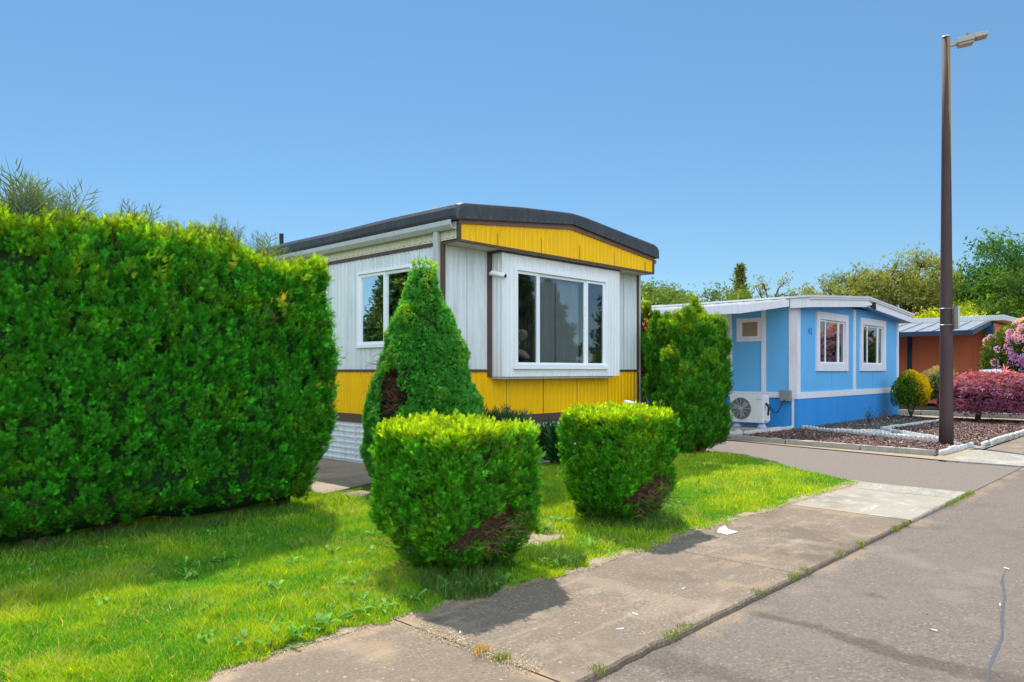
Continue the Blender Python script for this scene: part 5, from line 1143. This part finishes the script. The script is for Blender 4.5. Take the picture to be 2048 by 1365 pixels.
for k in range(5): a = k*1.3; mb.tube([(c_[0], c_[1], -.02), (c_[0]+.3*math.cos(a), c_[1]+.3*math.sin(a), .7), (c_[0]+.7*math.cos(a), c_[1]+.7*math.sin(a), 1.6)], [.06, .05, .03], 6)
mb.build('stem', M['bark'], rh)
rng = np.random.default_rng(6); u = nrm(rng.normal(size=(340, 3))+[-.5, -.6, .35]); u = u[u[:, 2] > -.75]; k = 1+(VN(u*[1.25, 1.25, 1.45]+[c_[0], c_[1], 1.85], .9)-.5)*.44+.04
cen = np.array([c_[0], c_[1], 1.85])+u*[1.25, 1.25, 1.45]*k[:, None]; m = len(cen); pk = 46; uu = nrm(rng.normal(size=(m*pk, 3))+np.repeat(u, pk, 0)*.6)
P = np.repeat(cen, pk, 0)+uu*.10; v, i = scatter([t_leaf(2, .9, q, .8) for q in range(4)], P, uu+rng.normal(0, .5, uu.shape), np.full(len(P), .06), rng)
t = np.clip((u[:, 2:3]-.1)*1.2+rng.normal(0, .2, (m, 1)), 0, 1); C = np.array((.68, .38, .80))*(1-t)+np.array((.86, .60, .62))*t
quad_mesh('blossom', v, np.repeat(C, pk, 0)[i], M['petal'], rh)
px_ = at(1870, 27.5); ap = thing('shrub', 'small cream and green shrub half hidden behind the lamp pole', 'shrub', (px_[0], px_[1], 0))
def apc(P, u, r_): t = np.clip(u[:, 2:3]+r_.normal(0, .3, (len(P), 1)), 0, 1); return np.array((.09, .17, .03))*(1-t)+np.array((.45, .38, .22))*t
leafy(ap, (px_[0], px_[1], .85), (.75, .75, .75), 3500, .10, LEAF4, None, 8, colfn=apc, lump=.2)
# low greenery behind the maple, hose-blue tarp edge
rng = np.random.default_rng(19)
for px, dep, r_, lab in ((1985, 25.6, .42, 'low green groundcover plant under the maple, left of two'), (2040, 25.0, .40, 'low lime groundcover plant at the right edge below the maple')):
    x, y = at(px, dep); x = max(x, 28.2); g_ = thing('groundcover_plant', lab, 'plant', (x, y, 0)); leafy(g_, (x, y, .16), (r_, r_, .30), 1400, .09, LEAF4, [(.09, .18, .02), (.15, .26, .02)], int(px), lump=.2, core=True)
x, y = at(1940, 33); g_ = thing('bush', 'thin dark twiggy bush against the orange wall', 'bush', (x, y, 0)); leafy(g_, (x, y, 1.35), (.55, .55, .75), 900, .13, LEAF4, [(.05, .07, .02), (.09, .09, .03)], 44, core=False, inner=.9); mb = MB(); twig_bundle(mb, (x, y, .5), 30, 1.5, .9, .012, 3); mb.build('stem', M['bark'], g_)
x, y = at(2020, 24.3); mb = MB(); L = [at(1992, 24.6), at(2015, 24.0), at(2040, 23.5), at(2070, 23.2)]; zz = [1.52, 1.50, 1.42, 1.30]
rr = random.Random(2); A_ = []; B_ = []
for k in range(25):
    t = k/24*3; i = min(2, int(t)); f = t-i; x = L[i][0]*(1-f)+L[i+1][0]*f; y = L[i][1]*(1-f)+L[i+1][1]*f; z = zz[i]*(1-f)+zz[i+1]*f
    A_.append((x, y, z+rr.uniform(-.02, .02))); B_.append((x+.1, y+.5, z+rr.uniform(-.04, .02)-.02))
v8 = A_+B_+[(x, y, z-.06) for x, y, z in A_]+[(x, y, z-.06) for x, y, z in B_]
n = 25; mb.add(v8, [(i, i+1, n+i+1, n+i) for i in range(n-1)]+[(i, i+1, 2*n+i+1, 2*n+i) for i in range(n-1)]+[(n+i, n+i+1, 3*n+i+1, 3*n+i) for i in range(n-1)]); 
tarp = thing('tarp', 'pale blue tarp draped over something behind the maple at the right edge', 'tarp', (*at(2020, 24.3), 0)); mb.build('sheet', paint('pale blue tarp', (.35, .50, .66), .5, .15, 12), tarp, recalc=False, smooth=True)
mb = MB(); 
for i_ in (0, 12, 24): x, y, z = A_[i_]; mb.box(x+.05, x+.1, y+.2, y+.25, 0, z-.07)
mb.build('post', M['timber'], tarp)
# small weeds along the blue home
for (px, dep, h_, lab) in ((1738, 20.9, .35, 'small dark weed against the blue skirting'), (1768, 21.5, .42, 'thin pale dry stalk leaning against the blue skirting')):
    x, y = at(px, dep); y = min(y, 7.6); o = thing('weed', lab, 'weed', (x, y, 0)); mb = MB(); rr = random.Random(px)
    for k in range(7): mb.tube([(x, y, 0), (x+rr.uniform(-.1, .1), y+rr.uniform(-.1, .1), h_*.6), (x+rr.uniform(-.2, .25), y+rr.uniform(-.15, .1), h_*rr.uniform(.7, 1.1))], [.008, .006, .003], 4)
    mb.build('stem', M['bark'], o)
    if px == 1738: n = 90; P = np.array([x, y, .22])+RNG.normal(0, 1, (n, 3))*[.11, .08, .09]; v, i = scatter(LEAF, P, RNG.normal(0, 1, (n, 3)), np.full(n, .05), RNG); quad_mesh('leaves', v, col_var((.05, .06, .03), n, RNG)[i], M['leaf_soft'], o)

# ================================================================== TREES BEHIND
def limb_tree(px, top_y, half_px, dep, label, cols, leaf=.22, n=4500, crown_lo=.35, airy=0, seed=0, name='tree', T=LEAF4, mat='leaf_soft', kind='round'):
    x, y = at(px, dep); H = 1.5+(741-top_y)/FPX*dep*(1.0 if kind == 'cone' else 1.13 if airy else 1.06); rad = half_px/FPX*dep; root = thing(name, label, 'tree', (x, y, 0), group='trees beyond the homes'); rr = random.Random(seed); r_ = np.random.default_rng(seed)
    mb = MB(); tips = []
    mb.tube([(x, y, -.1), (x+rr.uniform(-.2, .2), y, H*.4), (x+rr.uniform(-.3, .3), y, H*.65), (x, y, H*.80)], [.03*H, .022*H, .012*H, .004*H], 8)
    nb = 26 if airy else 18
    for k in range(nb):
        a = rr.uniform(0, 6.28); z0 = H*rr.uniform(.25, .8); u = rr.uniform(.5, 1.0)
        if kind == 'cone': R_ = rad*(1-(z0/H)*.9)*1.1; z1 = z0+.12*H
        else: R_ = rad*u; z1 = H*(crown_lo+(1-crown_lo)*rr.uniform(.25, .98)*math.sqrt(max(0.05, 1-(R_/rad*.85)**2)))
        e = Vector((x+R_*math.cos(a), y+R_*math.sin(a), max(z1, z0*.9))); s = Vector((x, y, z0)); mid = (s+e)/2+Vector((0, 0, .05*H))
        mb.tube([s, mid, e], [.010*H, .006*H, .003*H], 5, False); tips.append(e); tips.append(mid*.4+e*.6)
        for _ in range(3):
            e2 = e+Vector((rr.uniform(-1, 1), rr.uniform(-1, 1), rr.uniform(-.3, .9)))*rad*(.32 if airy else .22); mb.tube([mid*.3+e*.7, e2], [.004*H, .0015*H], 4, False); tips.append(e2)
    mb.build('trunk', M['bark'], root)
    tips = np.array(tips); ci = r_.integers(0, len(tips), n); sp = rad*(.13 if airy else .20)
    P = tips[ci]+r_.normal(0, 1, (n, 3))*sp*[1, 1, .75]
    if not airy and kind != 'cone':
        m2 = n; u = nrm(r_.normal(size=(m2, 3))); u[:, 2] = np.abs(u[:, 2])*1.0-.35; c = np.array([x, y, H*(crown_lo+.0)+.30*H*(1-crown_lo)]); ra = np.array([rad, rad, H*(1-crown_lo)*.68])
        Q = c+u*ra*(1+(VN(u*ra+c, 1.6/max(1, rad)*2)-.5)*.55)[:, None]*(1-.3*r_.random((m2, 1))**2); P = np.concatenate([P, Q[VN(Q, 2.2/max(1, rad)*1.6) < .70]])
    m = len(P); P[:, 2] = np.clip(P[:, 2], H*.12, H*1.02)
    if kind == 'cone': 
        z = H*(.2+.8*r_.random(m)**.8); a = r_.uniform(0, 6.28, m); q = 1.25*rad*(1.05-z/H)**.8*np.sqrt(r_.random(m))*(1+.25*np.sin(z*9/H*3)); P = np.stack([x+q*np.cos(a), y+q*np.sin(a), z], 1)
    v, i = scatter(T, P, r_.normal(0, 1, (m, 3))+[0, 0, .3], leaf*np.exp(r_.normal(0, .25, m)), r_)
    t = np.clip(VN(P, .8)*1.6-.4+r_.normal(0, .15, m), 0, 1)[:, None]; C = np.array(cols[0])*(1-t)+np.array(cols[1])*t
    quad_mesh('crown', v, col_var(C, m, r_, .2)[i], M[mat], root); return root
GM = [(.09, .17, .03), (.17, .27, .04)]; GO = [(.16, .22, .05), (.32, .35, .08)]; GL = [(.28, .38, .012), (.45, .52, .015)]; GD = [(.05, .15, .03), (.10, .24, .035)]
limb_tree(1300, 548, 70, 42, 'mid green bushy tree just right of the yellow home roof', GM, .24, 5000, .3, seed=1)
limb_tree(1368, 566, 58, 44, 'second mid green bushy tree right of the yellow home, behind the arborvitae', GM, .24, 4500, .3, seed=2)
limb_tree(1425, 580, 45, 46, 'low green tree fading behind the left end of the blue roof', GM, .24, 3000, .3, seed=3)
limb_tree(1480, 532, 36, 60, 'narrow pointed tree standing alone above the blue home roof', [(.12, .17, .05), (.22, .27, .07)], .34, 2600, .1, seed=4, kind='cone', T=LEAF4, name='conifer')
limb_tree(1545, 566, 44, 48, 'sparse low tree with loose twigs right of the pointed tree', GO, .22, 1300, .35, airy=1, seed=5)
limb_tree(1605, 566, 40, 48, 'sparse low tree with loose twigs over the middle of the blue roof', GO, .22, 1300, .35, airy=1, seed=6)
limb_tree(1680, 545, 62, 46, 'open olive green tree over the blue home gable', GO, .22, 3800, .3, airy=1, seed=7)
limb_tree(1690, 588, 42, 38, 'low bright green tree touching the blue home gable', [(.11, .20, .012), (.18, .28, .015)], .20, 3500, .3, seed=8)
limb_tree(1745, 528, 75, 50, 'large airy olive tree with bare upper twigs left of the lamp pole', GO, .25, 5000, .3, airy=1, seed=9)
limb_tree(1815, 518, 80, 52, 'tallest airy olive tree with bare upper twigs just left of the lamp pole', GO, .25, 5200, .3, airy=1, seed=10)
limb_tree(1870, 540, 60, 54, 'airy olive tree directly behind the lamp pole', GO, .25, 4200, .3, airy=1, seed=11)
limb_tree(1917, 552, 34, 58, 'pale thin pointed tree right of the lamp pole', [(.13, .18, .06), (.22, .26, .10)], .3, 2600, .1, seed=12, kind='cone', name='conifer')
limb_tree(1825, 612, 60, 40, 'bright yellow green bushy tree left of the pole above the orange home', GL, .22, 4200, .2, seed=13)
limb_tree(1905, 606, 66, 40, 'bright yellow green bushy tree right of the pole above the orange home', GL, .22, 4500, .2, seed=14)
limb_tree(1965, 600, 60, 44, 'yellow green tree below the big dark tree', GL, .22, 3800, .25, seed=15)
limb_tree(2040, 478, 92, 46, 'big dense dark green tree at the right edge', GD, .30, 9000, .2, seed=16)
limb_tree(2010, 545, 70, 43, 'lower leafy part tree in front of the big dark tree', [(.05, .12, .02), (.11, .20, .02)], .26, 5500, .2, seed=17)
limb_tree(1330, 570, 62, 50, 'rounded green tree in the gap behind the arborvitae columns', GM, .26, 5000, .2, seed=21)
limb_tree(1450, 578, 60, 50, 'rounded green tree left of the pointed tree above the blue roof', GM, .26, 5000, .2, seed=22)
limb_tree(1530, 582, 62, 52, 'low rounded olive tree right of the pointed tree above the blue roof', [(.14, .20, .04), (.26, .31, .06)], .26, 5200, .2, seed=23)
limb_tree(1615, 580, 60, 52, 'low rounded olive tree above the blue roof left of the gable', [(.14, .20, .04), (.26, .31, .06)], .26, 5200, .2, seed=24)
# understory filling behind the roofs
for k, px in enumerate((1330, 1450, 1560, 1660, 1780, 1950, 2060)):
    limb_tree(px, 612, 90, 56, 'low rough thicket behind the homes, %s from the left' % ORD[k], GM if k < 3 else GO, .34, 3200, .05, seed=60+k, name='thicket')
# trees across the road, mirrored in the window glass
for k, (x, y, H, r_) in enumerate(((22, -16, 6.5, 2.4), (27, -17, 5.2, 2.2), (32, -15, 8.5, 2.6), (38, -17, 6.0, 2.6), (44, -16, 9.5, 3.0), (52, -17, 11, 3.4), (15, -15, 6, 2.3), (8, -17, 7.5, 2.8), (-14, 11, 6, 2.5), (-12, 18, 7, 3.0), (62, -16, 9, 3.2), (-5, 23, 8, 3.0), (-8, 27, 9, 3.2), (-2, 20, 5.5, 2.4), (-11, 31, 9, 3.4), (29.5, -14, 6.2, 2.6), (35, -15, 7, 2.8), (24.5, -15, 5.8, 2.4))):
    root = thing('conifer', '%s dark conifer from the left across the road, seen only mirrored in the windows' % ORD[k] , 'tree', (x, y, 0), group='trees across the road'); r2_ = np.random.default_rng(400+k)
    mb = MB(); mb.tube([(x, y, 0), (x, y, H*.95)], [.12, .02], 7); mb.build('trunk', M['bark'], root)
    n = 4200; z = H*(.08+.92*r2_.random(n)); a = r2_.uniform(0, 6.28, n); q = r_*(1.03-z/H)**.8*np.sqrt(r2_.random(n))*(1+.2*np.sin(z*5)); P = np.stack([x+q*np.cos(a), y+q*np.sin(a), z], 1)
    v, i = scatter(LEAF4, P, r2_.normal(0, 1, (n, 3)), np.full(n, .42), r2_); quad_mesh('crown', v, col_var((.045, .10, .03), n, r2_)[i], M['leaf_soft'], root)

# ================================================================== SMALL THINGS ON THE GROUND
def gpt(px, py, z=0.0): D = FPX*(1.5-z)/(py-741); x, y = at(px, D); return x, y
x, y = gpt(1452, 1065); mb = MB(); c = [(-.09, -.06, .004), (.08, -.08, .006), (.11, .03, .004), (.02, .09, .020), (-.07, .05, .006)]
mb.face([(x+a, y+b_, z) for a, b_, z in c]); mb.face([(x+.02, y+.09, .020), (x+.11, y+.03, .004), (x+.09, y+.06, .045)]); o = mb.build('paper_scrap', M['paper'], None, recalc=False); tag(o, 'crumpled white paper flyer lying where the lawn meets the sidewalk', 'litter')
x, y = 6.02, 4.18; mb = MB(); mb.hexa([(x-.05, y-.02, 1.18), (x+.05, y-.03, 1.17), (x+.05, y+.03, 1.17), (x-.05, y+.02, 1.19), (x-.05, y-.02, 1.20), (x+.05, y-.03, 1.19), (x+.05, y+.03, 1.20), (x-.05, y+.02, 1.21)])
tag(mb.build('paper_scrap', M['paper'], None), 'folded white paper scrap caught on top of the farther clipped shrub', 'litter')
M['filter'] = paint('tan cigarette filter', (.5, .33, .16), .8)
butts = [(1368, 1177, 'on the sidewalk nearest the lawn, left of the kerb middle'), (1270, 1228, 'on the sidewalk between the shrub shadow and the kerb'), (1240, 1258, 'on the sidewalk close to the kerb in the foreground'), (920, 1266, 'on the sidewalk beside the tan dirt joint'), (1355, 1268, 'in the road beside the weed tuft at the kerb'), (2000, 1210, 'on the road beside the sealed crack'), (1866, 1260, 'on the open road in the foreground'), (922, 1280, 'just below its neighbour by the tan dirt joint'), (2013, 1137, 'on the road at the far end of the sealed crack')]
for i, (px, py, lab) in enumerate(butts):
    road = px > 1350 and not (px == 1368); z = -.031+.004 if road else .004; x, y = gpt(px, py, z); a = i*1.3; dx, dy = math.cos(a)*.022, math.sin(a)*.022
    o = thing('cigarette_butt', 'white cigarette butt '+lab, 'cigarette butt', (x, y, z), group='cigarette butts'); mb = MB(); mb.tube([(x-dx, y-dy, z), (x+dx*.3, y+dy*.3, z)], .0045, 8); mb.build('paper', M['paper'], o); mb = MB(); mb.tube([(x+dx*.3, y+dy*.3, z), (x+dx, y+dy, z)], .0046, 8); mb.build('filter', M['filter'] if i % 3 == 0 else M['paper'], o)
tufts = [(1185, 1340, .05), (1335, 1270, .10), (1365, 1255, .10), (1515, 1187, .04), (1585, 1155, .07), (1608, 1143, .05), (1680, 1108, .10), (1720, 1090, .05), (1790, 1058, .09), (1812, 1048, .06), (1905, 1007, .22), (1925, 995, .25), (1940, 988, .15), (1005, 1325, .05), (965, 1308, .05)]
for i, (px, py, s) in enumerate(tufts):
    x, y = gpt(px, py, -.01); y = max(2.20, min(2.26, y)) if i < 13 else y; dry = i >= 13; n = int(60+s*600); r_ = np.random.default_rng(i+70)
    vx = x+r_.normal(0, s*.6, n); vy = y+r_.normal(0, .02, n); v, c = grass_blades(vx, vy, r_.uniform(.02, .055, n), np.full(n, .004), r_, col_var((.40, .30, .10) if i == 14 else (.14, .22, .02), n, r_, .25)); v[:, :, 2] -= .02 if not dry else 0
    o = quad_mesh('weed_tuft', v, c, M['grassm']); tag(o, ('%s green weed tuft along the sidewalk edge, counted from the foreground' % ORD[i]) if not dry else ('dry straw coloured tuft in the sidewalk joint' if i == 14 else 'small green tuft beside the rusty stain in the sidewalk joint'), 'weed', 'weed tufts in the paving cracks')
# dry crumbs and thatch along the ragged lawn rim
r_ = np.random.default_rng(56); n = 16000; x = r_.uniform(1.6, 10.2, n); yb = np.interp(x, [p[0] for p in LAWN[:8]], [p[1] for p in LAWN[:8]])-.035*np.clip(np.sin(x*1.7+1)+.5*np.sin(x*6), 0, 2); y = yb+r_.normal(0, .035, n)
k = 3500; x[:k] = 2.74+r_.normal(0, .035, k); y[:k] = r_.uniform(2.45, 3.4, k)
P = np.stack([x, y, 0*x+.004+.006*r_.random(n)], 1); v, i = scatter([np.array([rhomb((-.5, 0), (.5, 0), .5, .3)]), np.array([rhomb((-1, 0), (1, 0), .12, .1)])], P, r_.normal(0, 1, (n, 3))*[1, 1, .2], r_.uniform(.005, .014, n), r_, flat=np.tile([0, 0, 1.], (n, 1))); C = np.array([(.42, .32, .20), (.30, .22, .14), (.55, .45, .28), (.22, .17, .11)])[r_.integers(0, 4, n)]
tag(quad_mesh('dry_thatch', v, C[i], M['chipmat']), 'dry tan thatch and crumbs where the lawn meets the sidewalk', 'thatch', kind='stuff')
# loose grit on road and kerb foot
r_ = np.random.default_rng(55); n = 900; x = r_.uniform(1.5, 11, n); y = 2.22-np.abs(r_.normal(0, .25, n))*r_.random(n); k = 200; x[:k] = r_.uniform(2.5, 9, k); y[:k] = r_.uniform(.3, 2.2, k)
P = np.stack([x, y, 0*x-.026], 1); v, i = scatter([np.array([rhomb((-.5, 0), (.5, 0), .8, .4)])], P, r_.normal(0, 1, (n, 3)), r_.uniform(.004, .011, n), r_); C = np.array([(.10, .08, .06), (.35, .30, .24), (.22, .16, .1)])[r_.integers(0, 3, n)]
tag(quad_mesh('road_grit', v, C[i], M['chipmat']), 'loose grit and leaf crumbs along the road edge', 'grit', kind='stuff')
